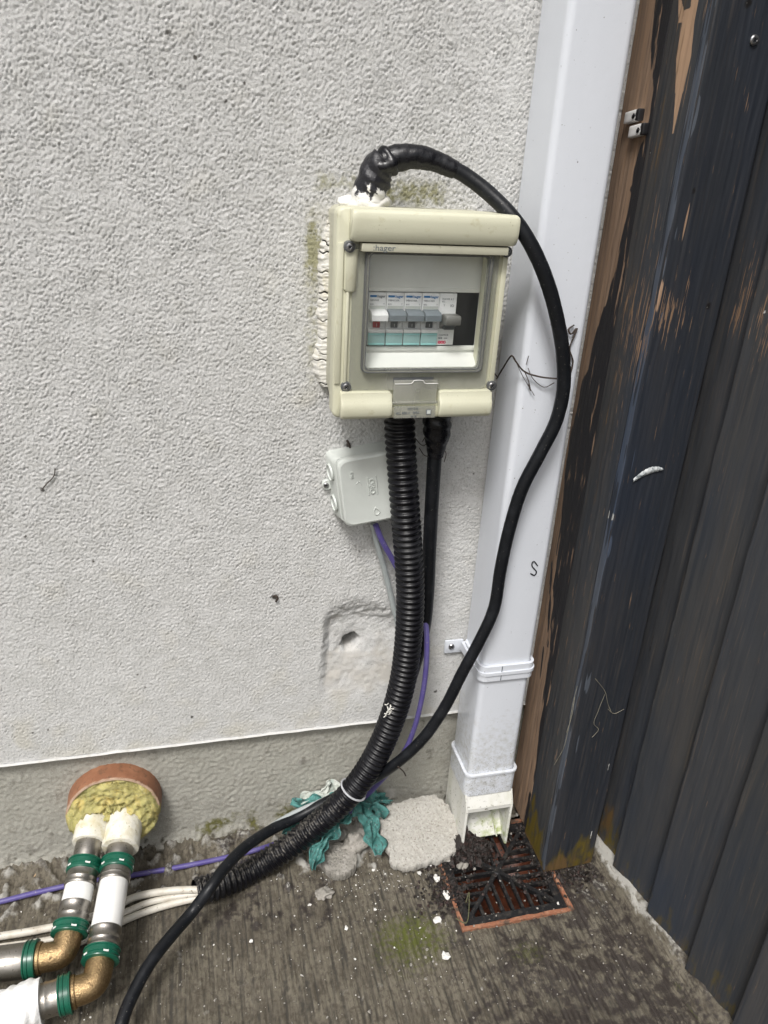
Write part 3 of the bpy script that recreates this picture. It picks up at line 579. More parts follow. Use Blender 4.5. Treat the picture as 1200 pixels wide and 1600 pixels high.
# cracked sealant at left: separate pads
edge_l = [(345, 512), (372, 503), (402, 497), (422, 496), (448, 499), (468, 497), (492, 494), (512, 497), (536, 495), (556, 488), (584, 490), (602, 500)]
ns, nw = 420, 16; V = np.zeros((ns, nw, 3)); Ak = np.zeros((ns, nw)); r_ = np.random.default_rng(50)
eg = fft_noise(1, ns, 1, .0006, .012, .6, seed=51)[0]; egn = fft_noise(ns, nw, .0006, .0007, .008, .6, seed=52)
ys_ = [e[0] for e in edge_l]; xs_ = [e[1] for e in edge_l]
cr_ = [(r_.uniform(-.1, .1)+(i+.5)/12, r_.uniform(-.035, .035), r_.uniform(.0010, .0018)) for i in range(12)]
cr_ = [((i+.5)/11+r_.uniform(-.038, .038), r_.uniform(-.05, .05), r_.uniform(.0005, .0013)) for i in range(11)]
for a in range(ns):
    t = a/(ns-1); py_ = ys_[0]+(ys_[-1]-ys_[0])*t; px_ = np.interp(py_, ys_, xs_)
    po, pi_ = W(px_, py_, -.002), W(516, py_, -.004)
    for b in range(nw):
        v = b/(nw-1); p = po*(1-v)+pi_*v; p[0] += eg[a]*.0004*(1-v)
        ck = 0
        for c0, sl_, wd in cr_:
            dd = abs(t-c0-sl_*(v-.5)-.006*math.sin(v*9+c0*60))*.165; ck = max(ck, float(sstep(wd, wd*.25, dd)))
        p[1] = .003-(.0105+.003*v)*min(1, v*4+.02)**.5-egn[a, b]*.00025*min(1, v*5)+ck*.004
        V[a, b] = p; Ak[a, b] = ck
M_seal = mat('cracked_white_sealant', (.64, .63, .59), .6, layers=[('n', (90, .5, .75), (.60, .56, .44)), ('a', ('crack', 400, .1, .4, .8), (.02, .02, .018))], bump=[(200, .0008)])
link('sealant', grid_mesh(V, dict(crack=Ak)), M_seal, bx_, True, None)
# rough mortar edge on the right side behind the cover
V = np.zeros((40, 6, 3)); r_ = np.random.default_rng(3)
for a in range(40):
    for b in range(6):
        u = a/39; v = b/5; V[a, b] = (L(.160)+.012*v+r_.normal(0, .0005), .002-.030*(1-v)**1.5+r_.normal(0, .0008), K(.02+.155*u)+r_.normal(0, .0005))
link('sealant_edge', grid_mesh(V), M_lump, bx_, True, None)

# ------------------------------------------------------------------ filler blob at the top and cables
def dome(name, c, rx, ry, rz, m, parent, seed, amp=.25, n=22):
    r_ = np.random.default_rng(seed); bm = bmesh.new(); bmesh.ops.create_icosphere(bm, subdivisions=4, radius=1)
    ks = r_.normal(0, 3.2, (8, 3)); ph = r_.uniform(0, 6.3, 8)
    for v in bm.verts:
        d_ = np.array(v.co); f = 1+amp*np.mean([math.sin(np.dot(k, d_)+q) for k, q in zip(ks, ph)])*1.6
        v.co = (c[0]+rx*d_[0]*f, c[1]+ry*d_[1]*f, c[2]+rz*d_[2]*f)
    return obj(name, bm, m, parent, True, None)
lc = thing('looping_cable', tuple(W(578, 310, -.035)), 'thick black cable looping from the box top over the downpipe to the ground', 'cable')
topc = W(575, 312, -.035)
fm = dome('filler', (topc[0], topc[1], K(.1965)), .0185, .017, .010, M_foam, lc, 5, .22)
dome('filler', (topc[0]-.016, topc[1]+.008, K(.1955)), .011, .010, .006, M_foam, lc, 8, .25)
dome('filler', (topc[0]+.014, topc[1]+.004, K(.1960)), .009, .010, .007, M_foam, lc, 9, .25)
def P(lst): return [W(a, b, y) for a, b, y in lst]
sl_path = P([(573, 318, -.035), (580, 292, -.036), (590, 266, -.038), (603, 251, -.040)])
def crinkle(seed, amp):
    r_ = np.random.default_rng(seed); k = [(r_.uniform(100, 700), r_.integers(1, 5), r_.uniform(0, 6)) for _ in range(9)]
    return lambda s, a: 1+amp*sum(np.sin(f*s+m_*a+p_) for f, m_, p_ in k)/3
me = tube_mesh(sl_path, lambda s, L_: .0165-.002*s/L_, seg=26, step=.0012, wob=crinkle(4, .09))
co = np.zeros(len(me.vertices)*3); me.vertices.foreach_get('co', co); zc = co.reshape(-1, 3)[:, 2]
a_ = me.attributes.new('foam', 'FLOAT', 'POINT'); a_.data.foreach_set('value', (1.0*sstep(K(.222), K(.196), zc)-.15).astype(np.float32))
link('taped_sleeve', me, M_foamtape, lc, True, 50)
dome('tape_knob', W(604, 254, -.041), .0150, .0145, .0135, M_tape, lc, 12, .28)
tape_pts = [(600, 254, -.040), (622, 247, -.042), (650, 245, -.045), (680, 252, -.048), (712, 266, -.053)]
tube('tape_wrap', P(tape_pts), lambda s, L_: .0126-.0048*s/L_+.0003*math.floor((s*90) % 2), M_tape, lc, seg=22, step=.0015, wob=crinkle(6, .018))
loop = [(700, 259, -.051), (730, 276, -.056), (768, 306, -.068), (805, 345, -.084), (835, 393, -.092), (858, 450, -.095), (873, 510, -.095), (880, 560, -.094), (880, 610, -.092), (868, 660, -.090), (843, 710, -.088), (815, 765, -.086), (795, 830, -.084), (782, 890, -.083), (772, 950, -.083), (750, 1000, -.083), (722, 1052, -.082), (695, 1105, -.080), (660, 1155, -.078), (615, 1196, -.068), (570, 1224, -.040), (520, 1248, -.028), (470, 1274, -.030), (425, 1296, -.046), (385, 1322, -.075), (352, 1355, -.105), (328, 1388, -.128), (300, 1425, -.140), (268, 1462, -.165), (238, 1500, -.190), (212, 1545, -.215), (190, 1600, -.245), (178, 1680, -.285)]
loop = [(a, b, y) for a, b, y in loop]
lp = P(loop)
for i, p in enumerate(lp):     # the ground carries the cable
    if p[2] < .0085: lp[i] = G(loop[i][0], loop[i][1], .0085)
lp += [lp[-1]+np.array([-.05, -.10, 0]), lp[-1]+np.array([-.16, -.22, 0]), lp[-1]+np.array([-.40, -.34, 0]), lp[-1]+np.array([-.90, -.42, 0])]
tube('cable', lp, .0071, M_rubber, lc, seg=18, step=.004, wob=crinkle(9, .012))

dcb = thing('drop_cable', tuple(W(683, 655, -.045)), 'straight black cable hanging from the box bottom behind the ribbed conduit', 'cable')
tube('cable', P([(683, 660, -.045), (680, 700, -.045), (675, 780, -.042), (671, 860, -.038), (668, 930, -.034), (662, 985, -.030), (645, 1050, -.026), (618, 1120, -.024), (585, 1180, -.026), (548, 1228, -.03)]), .0080, M_rubber, dcb, seg=16, step=.005)
tube('taped_gland', P([(683, 648, -.045), (683, 670, -.045), (682, 690, -.045), (680, 712, -.045)]), lambda s, L_: .0150-.0058*sstep(.35, 1, s/L_), M_tape, dcb, seg=22, step=.0015, wob=crinkle(14, .04))
for i, pts in enumerate([[(660, 690), (668, 680), (676, 700)], [(655, 700), (664, 712), (678, 712)], [(648, 684), (660, 696), (672, 690)], [(690, 700), (697, 708), (694, 722)]]):
    tube('cobweb_strand', [W(a, b, -.045+random.uniform(-.004, .004)) for a, b in pts], .0005, M_twig, dcb, seg=5, step=.002)

# ribbed conduit
cd = thing('ribbed_conduit', tuple(W(625, 655, -.05)), 'fat black corrugated conduit curving from the box bottom down to the concrete', 'conduit')
cpath = [(624, 645, -.045), (625, 680, -.046), (629, 740, -.048), (634, 810, -.052), (639, 880, -.054), (641, 940, -.056), (637, 1010, -.057), (628, 1070, -.057), (610, 1130, -.056), (585, 1185, -.055), (550, 1236, -.054), (505, 1280, -.053), (455, 1320, -.055), (400, 1356, -.062), (350, 1380, -.075), (304, 1393, -.088)]
cp = P(cpath)
for i, p in enumerate(cp):
    if p[2] < .0165: cp[i] = G(cpath[i][0], cpath[i][1], .0165)
PIT = .0073
def crad(s, L_):
    q = (s/PIT) % 1; return .0139+.0029*(max(0, math.sin(math.pi*min(1, q/.68)))**.55)
me = tube_mesh(cp, crad, seg=28, step=PIT/10, caps=False)
co = np.zeros(len(me.vertices)*3); me.vertices.foreach_get('co', co); co = co.reshape(-1, 3)
nr = np.zeros(len(me.vertices)*3); me.vertices.foreach_get('normal', nr); nr = nr.reshape(-1, 3)
a_ = me.attributes.new('dust', 'FLOAT', 'POINT'); a_.data.foreach_set('value', (.10+.42*sstep(.20, .06, co[:, 2])*sstep(-.2, .9, nr[:, 2]-nr[:, 0]*.4)).astype(np.float32))
link('tube', me, M_cond, cd, True, 60)
tube('bore', cp[-1:]+[cp[-1]+(cp[-2]-cp[-1])*.5], .0125, M_black, cd, seg=18) if False else None
t_i = W(553, 1234, -.0545)
ct, u_ = spline(cp, .002); i0 = int(np.argmin(np.linalg.norm(ct-t_i, axis=1))); ax_ = ct[i0+1]-ct[i0-1]; ax_ /= np.linalg.norm(ax_)
def ring_path(c, n_, r, k=24):
    n_ = _n(n_); a = _n(np.cross(n_, [0, 1, .3])); b = np.cross(n_, a)
    return [np.array(c)+r*(a*math.cos(t)+b*math.sin(t)) for t in np.linspace(0, 2*math.pi, k)]
tie = tube('cable_tie', ring_path(ct[i0], ax_+np.array([.12, 0, .1]), .0180), .0014, M_tie, None, seg=8, step=.002)
tag(tie, 'pale grey nylon cable tie wrapped round the ribbed conduit near the ground', 'cable tie')
# shred of white fibre on the conduit
fb = thing('paint_shred', tuple(W(606, 1106, -.07)), 'small cream shred of dried filler stuck on the conduit beside the plinth edge', 'debris')
for i in range(12):
    p = W(random.uniform(600, 612), random.uniform(1098, 1116), -.068)
    q = p+np.array([random.uniform(-.006, .006), random.uniform(-.004, .002), random.uniform(-.008, .006)])
    tube('strand', [p, (p+q)/2+np.array([0, -.002, 0]), q], .0007, M_foam, fb, seg=5, step=.002)

# ------------------------------------------------------------------ junction box
jc = W(570, 768, -.036)
jb = thing('junction_box', (.187, 0, .537), 'small square pale grey junction box on the wall, half hidden by the conduit', 'junction box')
JM = Matrix.Translation((.1975, 0, .5405))@Matrix.Rotation(math.radians(-8.5), 4, 'Y')
def jobj(name, bm, m, parent, **k):
    bm.transform(JM); return obj(name, bm, m, parent, **k)
jobj('base', loft([rrect(-.0475, .044, -.040, .040, .006, 0), rrect(-.0455, .043, -.040, .040, .007, -.012), rrect(-.0425, .0405, -.0398, .0398, .009, -.026)]), M_jbox, jb, sharp=40)
jl = jobj('lid', loft([rrect(-.0405, .0405, -.0405, .0405, .010, -.0262), rrect(-.0410, .0410, -.0410, .0410, .010, -.0275), rrect(-.0410, .0410, -.0410, .0410, .010, -.0335), rrect(-.0400, .0400, -.0400, .0400, .010, -.0358), rrect(-.0380, .0380, -.0380, .0380, .009, -.0368), rrect(-.0370, .0370, -.0370, .0370, .009, -.0366)]), M_jbox, jb, sharp=25)
for zz_ in (.019, -.019):
    rr = []
    for r, dx in ((.0100, 0), (.0100, -.0022), (.0085, -.0022), (.0080, -.0008), (.0005, -.0012)):
        rr.append([(-.0455-.12*r*math.cos(a)+dx, -.0125+r*math.cos(a), zz_+r*math.sin(a)) for a in np.linspace(0, 2*math.pi, 22, endpoint=False)])
    jobj('knockout', loft(rr), M_jbox, jb)
bm = loft([[(-.0500+r*math.cos(a), y, .001+r*math.sin(a)) for a in np.linspace(0, 2*math.pi, 18, endpoint=False)] for r, y in ((.0062, -.0005), (.0062, -.0042), (.0055, -.005))])
lg = jobj('fixing_lug', bm, M_jbox, jb)
s = screw('screw', 0, 0, 0, .0032, lg); s.data.transform(Matrix.Translation(Vector(JM@Vector((-.0517, -.005, .001)))))
for ch in s.children: ch.data.transform(Matrix.Translation(Vector(JM@Vector((-.0517, -.005, .001)))))
def jtext(st_, size, x, z, rotz, parent, nm='embossed_lettering'):
    t_ = text(nm, st_, size, (0, 0, 0), M_jbox, parent, rot=(0, 0, 0), ext=.0008); t_.data.transform(JM@Matrix.Translation((x, -.0370, z))@Matrix.Rotation(math.radians(rotz), 4, 'Y')@Matrix.Rotation(math.pi/2, 4, 'X')); return t_
jtext('OBO', .0085, -.008, .014, 90, jl); jtext('IP55', .0045, -.028, .026, 90, jl)
def outline(pts, r=.0007): tube('embossed_mark', [Vector(JM@Vector((x, -.0369, z))) for x, z in pts], r, M_jbox, jl, seg=6, step=.002)
outline([(-.0095, .016), (-.0095, -.0055)]); outline([(.0000, .016), (.0000, -.0055)])
outline([(-.004, -.022), (.0005, -.028), (-.0035, -.0315), (-.006, -.027), (-.004, -.022)]); outline([(-.023, .010), (-.019, .013), (-.017, .008)], .0004)
pts = [(583, 818, -.018), (588, 845, -.014), (598, 880, -.010), (606, 910, -.010), (614, 945, -.012), (622, 985, -.014), (618, 1060, -.016), (600, 1120, -.018), (575, 1180, -.02), (545, 1232, -.022), (505, 1250, -.022), (460, 1270, -.028), (425, 1290, -.040), (410, 1304, -.05), (398, 1322, -.06)]
tag(tube('grey_cable', P(pts), .0034, M_greyc, None, seg=12, step=.004), 'thin grey cable dropping from the junction box behind the conduit to the ground', 'cable')
pts = P([(587, 820, -.024), (597, 845, -.022), (612, 872, -.020), (630, 905, -.02), (650, 940, -.022), (664, 970, -.035), (667, 1010, -.048), (664, 1060, -.052), (655, 1110, -.052), (643, 1150, -.050), (628, 1180, -.048), (600, 1215, -.035), (560, 1255, -.02), (520, 1290, -.02)])+[G(470, 1303, .008), G(420, 1322, .007), G(370, 1336, .006), G(300, 1351, .006), G(210, 1367, .006), G(130, 1379, .006), G(60, 1394, .006), G(0, 1409, .006), G(-80, 1426, .006)]
tag(tube('purple_cable', pts, .0034, M_purple, None, seg=12, step=.004), 'thin purple cable from the junction box running along the ground to the left', 'cable')
for lb, pts, r in (('uppermost of three off-white cables leaving the conduit end', [(312, 1390, .022), (275, 1391, .020), (235, 1396, .016), (205, 1404, .012), (175, 1420, .010), (120, 1440, .008), (60, 1453, .008), (0, 1463, .008), (-80, 1475, .008)], .0046),
                   ('middle off-white cable of the three leaving the conduit end', [(312, 1396, .015), (270, 1402, .012), (230, 1411, .010), (190, 1428, .008), (150, 1447, .006), (90, 1466, .005), (0, 1480, .005), (-80, 1490, .005)], .0040),
                   ('lowest off-white cable of the three leaving the conduit end', [(312, 1402, .010), (270, 1412, .007), (230, 1424, .006), (195, 1438, .006), (150, 1462, .006), (90, 1482, .005), (0, 1500, .005), (-80, 1512, .005)], .0044)):
    tag(tube('off_white_cable', [G(a, b, z) for a, b, z in pts], r, M_whitec, None, seg=12, step=.004), lb, 'cable', 'off-white cables from the conduit')

# ------------------------------------------------------------------ insulated duct and pipes
du = thing('wall_duct', (-.119, 0, .108), 'short terracotta duct stub in the plinth stuffed with yellow glass wool', 'duct')
cx_, cz_, DRr = -.117, .101, .0570
def circ(cx, y, cz, r, n=48, wob=0, seed=1):
    r_ = np.random.default_rng(seed); w_ = r_.normal(0, wob, n)
    return [(cx+(r+w_[i])*math.cos(a), y, cz+(r+w_[i])*math.sin(a)) for i, a in enumerate(np.linspace(0, 2*math.pi, n, endpoint=False))]
bm = loft([circ(cx_, .012, cz_, DRr+.001), circ(cx_, -.010, cz_, DRr), circ(cx_-.001, -.0165, cz_, DRr-.001, wob=.0005), circ(cx_-.001, -.0170, cz_, DRr-.0036, wob=.0006), circ(cx_-.001, .010, cz_, DRr-.005)], (False, False))
dm = obj('duct_ring', bm, M_duct, du, True, 40)
co = np.array([v.co[1] for v in dm.data.vertices]); a_ = dm.data.attributes.new('rim', 'FLOAT', 'POINT'); a_.data.foreach_set('value', (sstep(-.0150, -.0168, co)*.9).astype(np.float32))
# wool: fluffy disc bulging
nr_, na = 34, 72; V = np.zeros((nr_, na, 3)); g = fft_noise(nr_, na, .0017, .004, .014, .6, (1, 1), 61); gf = fft_noise(nr_, na, .0017, .003, .005, .6, (1, 1), 62)
for i in range(nr_):
    for j in range(na):
        a = 2*math.pi*j/(na-1); lw = float(sstep(.85, -.05, math.sin(a))); rr = (DRr-.0046+.0050*lw)*i/(nr_-1)
        x, z = cx_+rr*math.cos(a), cz_+rr*math.sin(a)
        f = 1 if i else 0
        e_ = (i/(nr_-1)); y = -.0135-.009*(1-e_**3)-.010*sstep(.01, -.05, z-cz_)*(1-e_**4)-.0075*lw*(1-max(0, e_-.92)/.08)+(g[i, j % (na-1)]*.0017+gf[i, j % (na-1)]*.0009)*f
        V[i, j] = (x-.001, y, z)
link('glass_wool', grid_mesh(V), M_wool, du, True, None)
# tufts
bm = bmesh.new(); r_ = np.random.default_rng(9)
for i in range(4200):
    a = r_.uniform(0, 6.28); rr = (DRr-.004)*math.sqrt(r_.uniform(0, 1)); x, z = cx_+rr*math.cos(a), cz_+rr*math.sin(a)
    y = -.0135-.009*(1-(rr/DRr)**3)-.010*float(sstep(.01, -.05, z-cz_))*(1-(rr/DRr)**4)-.006*float(sstep(.85, -.05, math.sin(a)))+.0015
    d1 = r_.normal(0, .0030, 3); d2 = r_.normal(0, .00022, 3)
    d1[1] = -abs(d1[1])*.6
    p = np.array([x, y, z]); bm.faces.new([bm.verts.new(p-d2), bm.verts.new(p+d2), bm.verts.new(p+d1)])
tf = obj('wool_fibres', bm, M_wool, du, False); tf['kind'] = 'stuff'

def ring_tube(name, p, q, r0, r1, m, parent, lip=0, n=28, wob=None):
    """capped tapered cylinder between p and q with small edge rounding and optional flared lips"""
    p, q = np.array(p), np.array(q); d = q-p; Ln = np.linalg.norm(d); T = d/Ln
    a = _n(np.cross(T, [0, .2, 1])); b = np.cross(T, a); e = min(.0012, Ln*.15)
    rings = []
    pr = [(0, r0-e), (e*.3, r0-e*.3), (e, r0)]
    if lip: pr = [(0, r0-e), (e*.3, r0), (Ln*.14, r0+lip*.15), (Ln*.18, r0-lip), (Ln*.5, r0-lip), (Ln*.54, r0), (Ln*.60, r0), (Ln*.64, r0-lip), (Ln*.82, r0-lip), (Ln*.86, r0+lip*.2)]
    pr += [(Ln-e, r1), (Ln-e*.3, r1-e*.3), (Ln, r1-e)]
    for s_, r in pr:
        c = p+T*s_; rings.append([c+r*(a*math.cos(t)+b*math.sin(t)) for t in np.linspace(0, 2*math.pi, n, endpoint=False)])
    return obj(name, loft(rings), m, parent, True, 40)
def axis_fn(A, B):
    A, B = np.array(A), np.array(B)
    def f(val, comp=1):
        lo, hi = -.6, 1.8
        for _ in range(50):
            mid_ = (lo+hi)/2; s_ = proj(A+(B-A)*mid_)[comp]; up_ = proj(A+(B-A)*hi)[comp] > proj(A+(B-A)*lo)[comp]
            if (s_ < val) == up_: lo = mid_
            else: hi = mid_
        return A+(B-A)*lo
    return f
def pipe_run(name, A, E, Lf, rows, side, lbl, bend=.0155):
    """A start in duct, E elbow corner, Lf far left end"""
    t = thing(name, tuple(A), lbl, 'pipe', 'insulated pipes')
    f = axis_fn(A, E)
    for nm, y0_, y1_, r0, r1, m, lip in rows:
        o_ = ring_tube(nm, f(y0_), f(y1_), r0, r1, m, t, lip)
        if nm == 'press_ring':
            for k_ in range(5):     # white inspection windows on the ring
                c = (f(y0_)*.35+f(y1_)*.65); T = _n(np.array(E)-np.array(A)); a = _n(np.cross(T, [0, .2, 1])); b = np.cross(T, a); th = k_*1.2566+.5
                nrm_ = a*math.cos(th)+b*math.sin(th); tg = np.cross(nrm_, T); c2 = c+nrm_*(r0-.0009)
                bm_ = bmesh.new(); q = [c2+tg*u+T*v+nrm_*w_ for w_ in (0, .0006) for u, v in ((-.0028, -.0012), (.0028, -.0012), (.0028, .0012), (-.0028, .0012))]
                vs = [bm_.verts.new(p) for p in q]
                for fc in ((0,1,2,3),(4,5,6,7),(0,1,5,4),(1,2,6,5),(2,3,7,6),(3,0,4,7)): bm_.faces.new([vs[i_] for i_ in fc])
                obj('ring_window', bm_, M_wpipe, o_, False)
    # elbow
    A, E, Lf = map(np.array, (A, E, Lf)); d1 = _n(A-E); d2 = _n(Lf-E); s0 = side['up']; s1 = side['out']
    pts = [E+d1*s0, E+d1*bend, E+d1*bend*.35+d2*bend*.35, E+d2*bend, E+d2*s1]
    el = tube('brass_elbow', [E+d1*s0, E+d1*(s0+bend)*.5, E+d1*bend*.62+d2*bend*.04, E+(d1+d2)*bend*.20, E+d2*bend*.62+d1*bend*.04, E+d2*(s1+bend)*.5, E+d2*s1], side['r'], M_brass, t, seg=26, step=.002)
    ring_tube('elbow_collar', E+d1*(s0-.004), E+d1*(s0+.001), side['r']+.0018, side['r']+.0018, M_brass, el)
    ring_tube('elbow_collar', E+d2*(s1-.004), E+d2*(s1+.001), side['r']+.0018, side['r']+.0018, M_brass, el)
    return t, f, (E, d1, d2)
A1 = np.array([-.104, -.012, .090]); E1 = G(150, 1540, .050); L1 = E1+(G(20, 1578, .047)-E1)
rowsR = [('pipe_lagging', 1262, 1326, .0225, .0225, M_lag, 0), ('press_sleeve', 1316, 1345, .0158, .0158, M_press, 0), ('press_ring', 1344, 1362, .0198, .0192, M_greenr, .0010),
         ('press_sleeve', 1358, 1380, .0180, .0180, M_press, .0006), ('plastic_pipe', 1374, 1458, .0166, .0168, M_wpipe, 0), ('press_sleeve', 1452, 1486, .0176, .0176, M_press, .0006), ('press_ring', 1484, 1504, .0200, .0205, M_greenr, .0010)]
t1, f1, (E, d1, d2) = pipe_run('insulated_pipe', A1, E1, L1, rowsR, dict(up=np.linalg.norm(axis_fn(A1, E1)(1496)-E1), out=.024, r=.0150), 'right-hand pipe from the duct with long white section, ending in white cloth wrap')
ring_tube('press_ring', E+d2*.024, E+d2*.037, .0205, .0200, M_greenr, t1, .0010)
ring_tube('press_sleeve', E+d2*.035, E+d2*.060, .0176, .0176, M_press, t1, .0004)
ring_tube('plastic_pipe', E+d2*.060, E+d2*.20, .0166, .0166, M_wpipe, t1)
tube('cloth_wrap', [E+d2*.054, E+d2*.060, E+d2*.10, E+d2*.15, E+d2*.24], lambda s, L_: .0225+.0012*math.sin(s*120), M_wrap, t1, seg=36, step=.0016, wob=crinkle(31, .035))
A2 = np.array([-.141, -.012, .094]); E2 = G(101, 1492, .050); L2 = E2+(G(0, 1506, .048)-E2)
rowsL = [('pipe_lagging', 1268, 1318, .0205, .0205, M_lag, 0), ('press_sleeve', 1308, 1345, .0158, .0158, M_press, 0), ('press_ring', 1345, 1364, .0198, .0192, M_greenr, .0010),
         ('press_sleeve', 1360, 1386, .0180, .0180, M_press, .0006), ('plastic_pipe', 1380, 1418, .0166, .0168, M_wpipe, 0), ('press_sleeve', 1412, 1446, .0176, .0176, M_press, .0006), ('press_ring', 1443, 1462, .0200, .0205, M_greenr, .0010)]
t2, f2, (E, d1, d2) = pipe_run('insulated_pipe', A2, E2, L2, rowsL, dict(up=np.linalg.norm(axis_fn(A2, E2)(1455)-E2), out=.028, r=.0150), 'left-hand pipe from the duct with short white section and bare steel sleeve')
ring_tube('press_ring', E+d2*.028, E+d2*.041, .0200, .0196, M_greenr, t2, .0010)
ring_tube('press_sleeve', E+d2*.039, E+d2*.078, .0182, .0182, M_press, t2, 0)
ring_tube('plastic_pipe', E+d2*.074, E+d2*.20, .0166, .0166, M_wpipe, t2)

# ------------------------------------------------------------------ drain
dr = thing('drain_gully', (.3755, -.114, 0), 'square terracotta drain with a black iron grate under the downpipe', 'drain')
x0, x1, y0, y1 = DR
def ring_rect(bm, o_, i_, z0, z1):
    def R4(r, z): return [(r[0], r[2], z), (r[1], r[2], z), (r[1], r[3], z), (r[0], r[3], z)]
    rings = [R4(o_, z0), R4(o_, z1), R4(i_, z1), R4(i_, z0)]; vr = [[bm.verts.new(p) for p in r] for r in rings]
    for a, b in zip(vr, vr[1:]+vr[:1]):
        for i in range(4): bm.faces.new((a[i], a[(i+1) % 4], b[(i+1) % 4], b[i]))
bm = bmesh.new(); ring_rect(bm, (x0-.0005, x1+.0005, y0-.0005, y1+.0005), (x0+.0045, x1-.0045, y0+.0045, y1-.0045), -.03, .0012)
bmesh.ops.subdivide_edges(bm, edges=bm.edges[:], cuts=14)
for v in bm.verts: v.co += Vector((random.gauss(0, .00035), random.gauss(0, .00035), random.gauss(0, .0003)))
obj('clay_rim', bm, M_clayrim, dr)
# pot: sloping to a round hole
bm = bmesh.new(); n = 48; rings = []
cxx, cyy = (x0+x1)/2, (y0+y1)/2
def sqr(t, hw): c, s_ = math.cos(t), math.sin(t); k = hw/max(abs(c), abs(s_)); return k*c, k*s_
for f_, z in ((0, -.018), (0, -.034), (.25, -.042), (.7, -.052), (1, -.060), (1, -.20)):
    rg = []
    for t in np.linspace(0, 2*math.pi, n, endpoint=False)+.0001:
        a, b = sqr(t, (x1-x0)/2-.0046); rx_, ry_ = .050*math.cos(t)+.010, .046*math.sin(t)-.005
        rg.append((cxx+a*(1-f_)+rx_*f_, cyy+b*(1-f_)+ry_*f_, z))
    rings.append(rg)
obj('clay_pot', loft(rings, (False, True)), M_clay, dr, True, 40)
box('drain_water', x0+.02, x1-.02, y0+.02, y1-.02, -.19, -.18, M_black, dr)
gr = thing('drain_grate', (cxx, cyy, 0), 'black iron grate with radial bars sitting in the terracotta drain', 'grate')
fx0, fx1, fy0, fy1 = x0+.0052, x1-.0052, y0+.0052, y1-.0052
bm = bmesh.new(); ring_rect(bm, (fx0, fx1, fy0, fy1), (fx0+.0115, fx1-.0115, fy0+.0115, fy1-.0115), -.010, -.0005)
bmesh.ops.bevel(bm, geom=bm.edges[:], offset=.0008, segments=2, affect='EDGES'); obj('frame', bm, M_grate, gr)
hc = np.array([cxx+.0, cyy+.002, -.004]); hw = (fx1-fx0)/2-.011
def bar(name, p, q, w_=.0042, z0=-.010, z1=-.0015):
    p, q = np.array(p[:2]), np.array(q[:2]); d = _n(q-p); nn = np.array([-d[1], d[0]])*w_/2
    bm = bmesh.new(); lo = [bm.verts.new((*c, z0)) for c in (p-nn*.7, p+nn*.7, q+nn*.7, q-nn*.7)]; hi = [bm.verts.new((*c, z1)) for c in (p-nn, p+nn, q+nn, q-nn)]
    bm.faces.new(lo); bm.faces.new(hi)
    for i in range(4): bm.faces.new((lo[i], lo[(i+1) % 4], hi[(i+1) % 4], hi[i]))
    bmesh.ops.recalc_face_normals(bm, faces=bm.faces); bmesh.ops.bevel(bm, geom=bm.edges[:], offset=.0007, segments=2, affect='EDGES')
    return obj(name, bm, M_grate, gr)
for sx_, sy_ in ((1, 1), (1, -1), (-1, 1), (-1, -1)): bar('diagonal_rib', (cxx, cyy), (cxx+sx_*(hw+.002), cyy+sy_*(hw+.002)), .0058, -.010, -.0003+.0002*sx_+.0001*sy_)
for k in range(-4, 5):
    t_ = k*.0137
    for sg in (-1, 1):
        if abs(t_) > .002: bar('grate_bar', (cxx+sg*abs(t_), cyy+t_), (cxx+sg*(hw+.001), cyy+t_))
        elif True: bar('grate_bar', (cxx+sg*.004, cyy), (cxx+sg*(hw+.001), cyy))
        bar('grate_bar', (cxx+t_, cyy+sg*max(abs(t_), .004)), (cxx+t_, cyy+sg*(hw+.001)), z1=-.0019)
rings = [[(cxx+r*math.cos(a), cyy+r*math.sin(a), z) for a in np.linspace(0, 2*math.pi, 18, endpoint=False)] for r, z in ((.0060, -.0100), (.0064, -.0010), (.0052, .0004), (.0030, .0004), (.0026, -.0010))]
obj('boss', loft(rings), M_grate, gr)

# leaf litter and crumbs
def crumble(name, n_, posf, size, m, label=None, cat=None, seed=1, flat=.35):
    r_ = np.random.default_rng(seed); bm = bmesh.new()
    for i in range(n_):
        x, y, z = posf(r_); s_ = size*math.exp(r_.normal(0, .45)); rot = r_.uniform(0, 6.28)
        pts = [np.array([s_*math.cos(t)*r_.uniform(.6, 1.2), s_*math.sin(t)*r_.uniform(.5, 1.1), r_.normal(0, s_*flat*.4)]) for t in np.linspace(0, 2*math.pi, 6, endpoint=False)]
        M_ = np.array(Matrix.Rotation(rot, 3, 'Z')@Matrix.Rotation(r_.normal(0, flat), 3, 'X')@Matrix.Rotation(r_.normal(0, flat), 3, 'Y'))
        vs = [bm.verts.new(np.array([x, y, z])+M_@p) for p in pts]; c = bm.verts.new(np.array([x, y, z+s_*flat])); dn = bm.verts.new(np.array([x, y, z-s_*flat]))
        for a in range(6): bm.faces.new((vs[a], vs[(a+1) % 6], c)); bm.faces.new((vs[(a+1) % 6], vs[a], dn))
    o_ = obj(name, bm, m, None, False); o_['kind'] = 'stuff'
    if label: tag(o_, label, cat)
    return o_
def hump(r_):
    x = r_.normal(.345, .015); y = r_.normal(-.076, .011); hgt = .020*math.exp(-(((x-.345)/.024)**2+((y+.072)/.018)**2))
    return x, y, .001+r_.uniform(.2, 1)*hgt
crumble('leaf_litter', 700, hump, .0038, M_litter, 'dark rotten leaf litter heaped on the grate under the downpipe shoe', 'leaf litter', 3, .9)
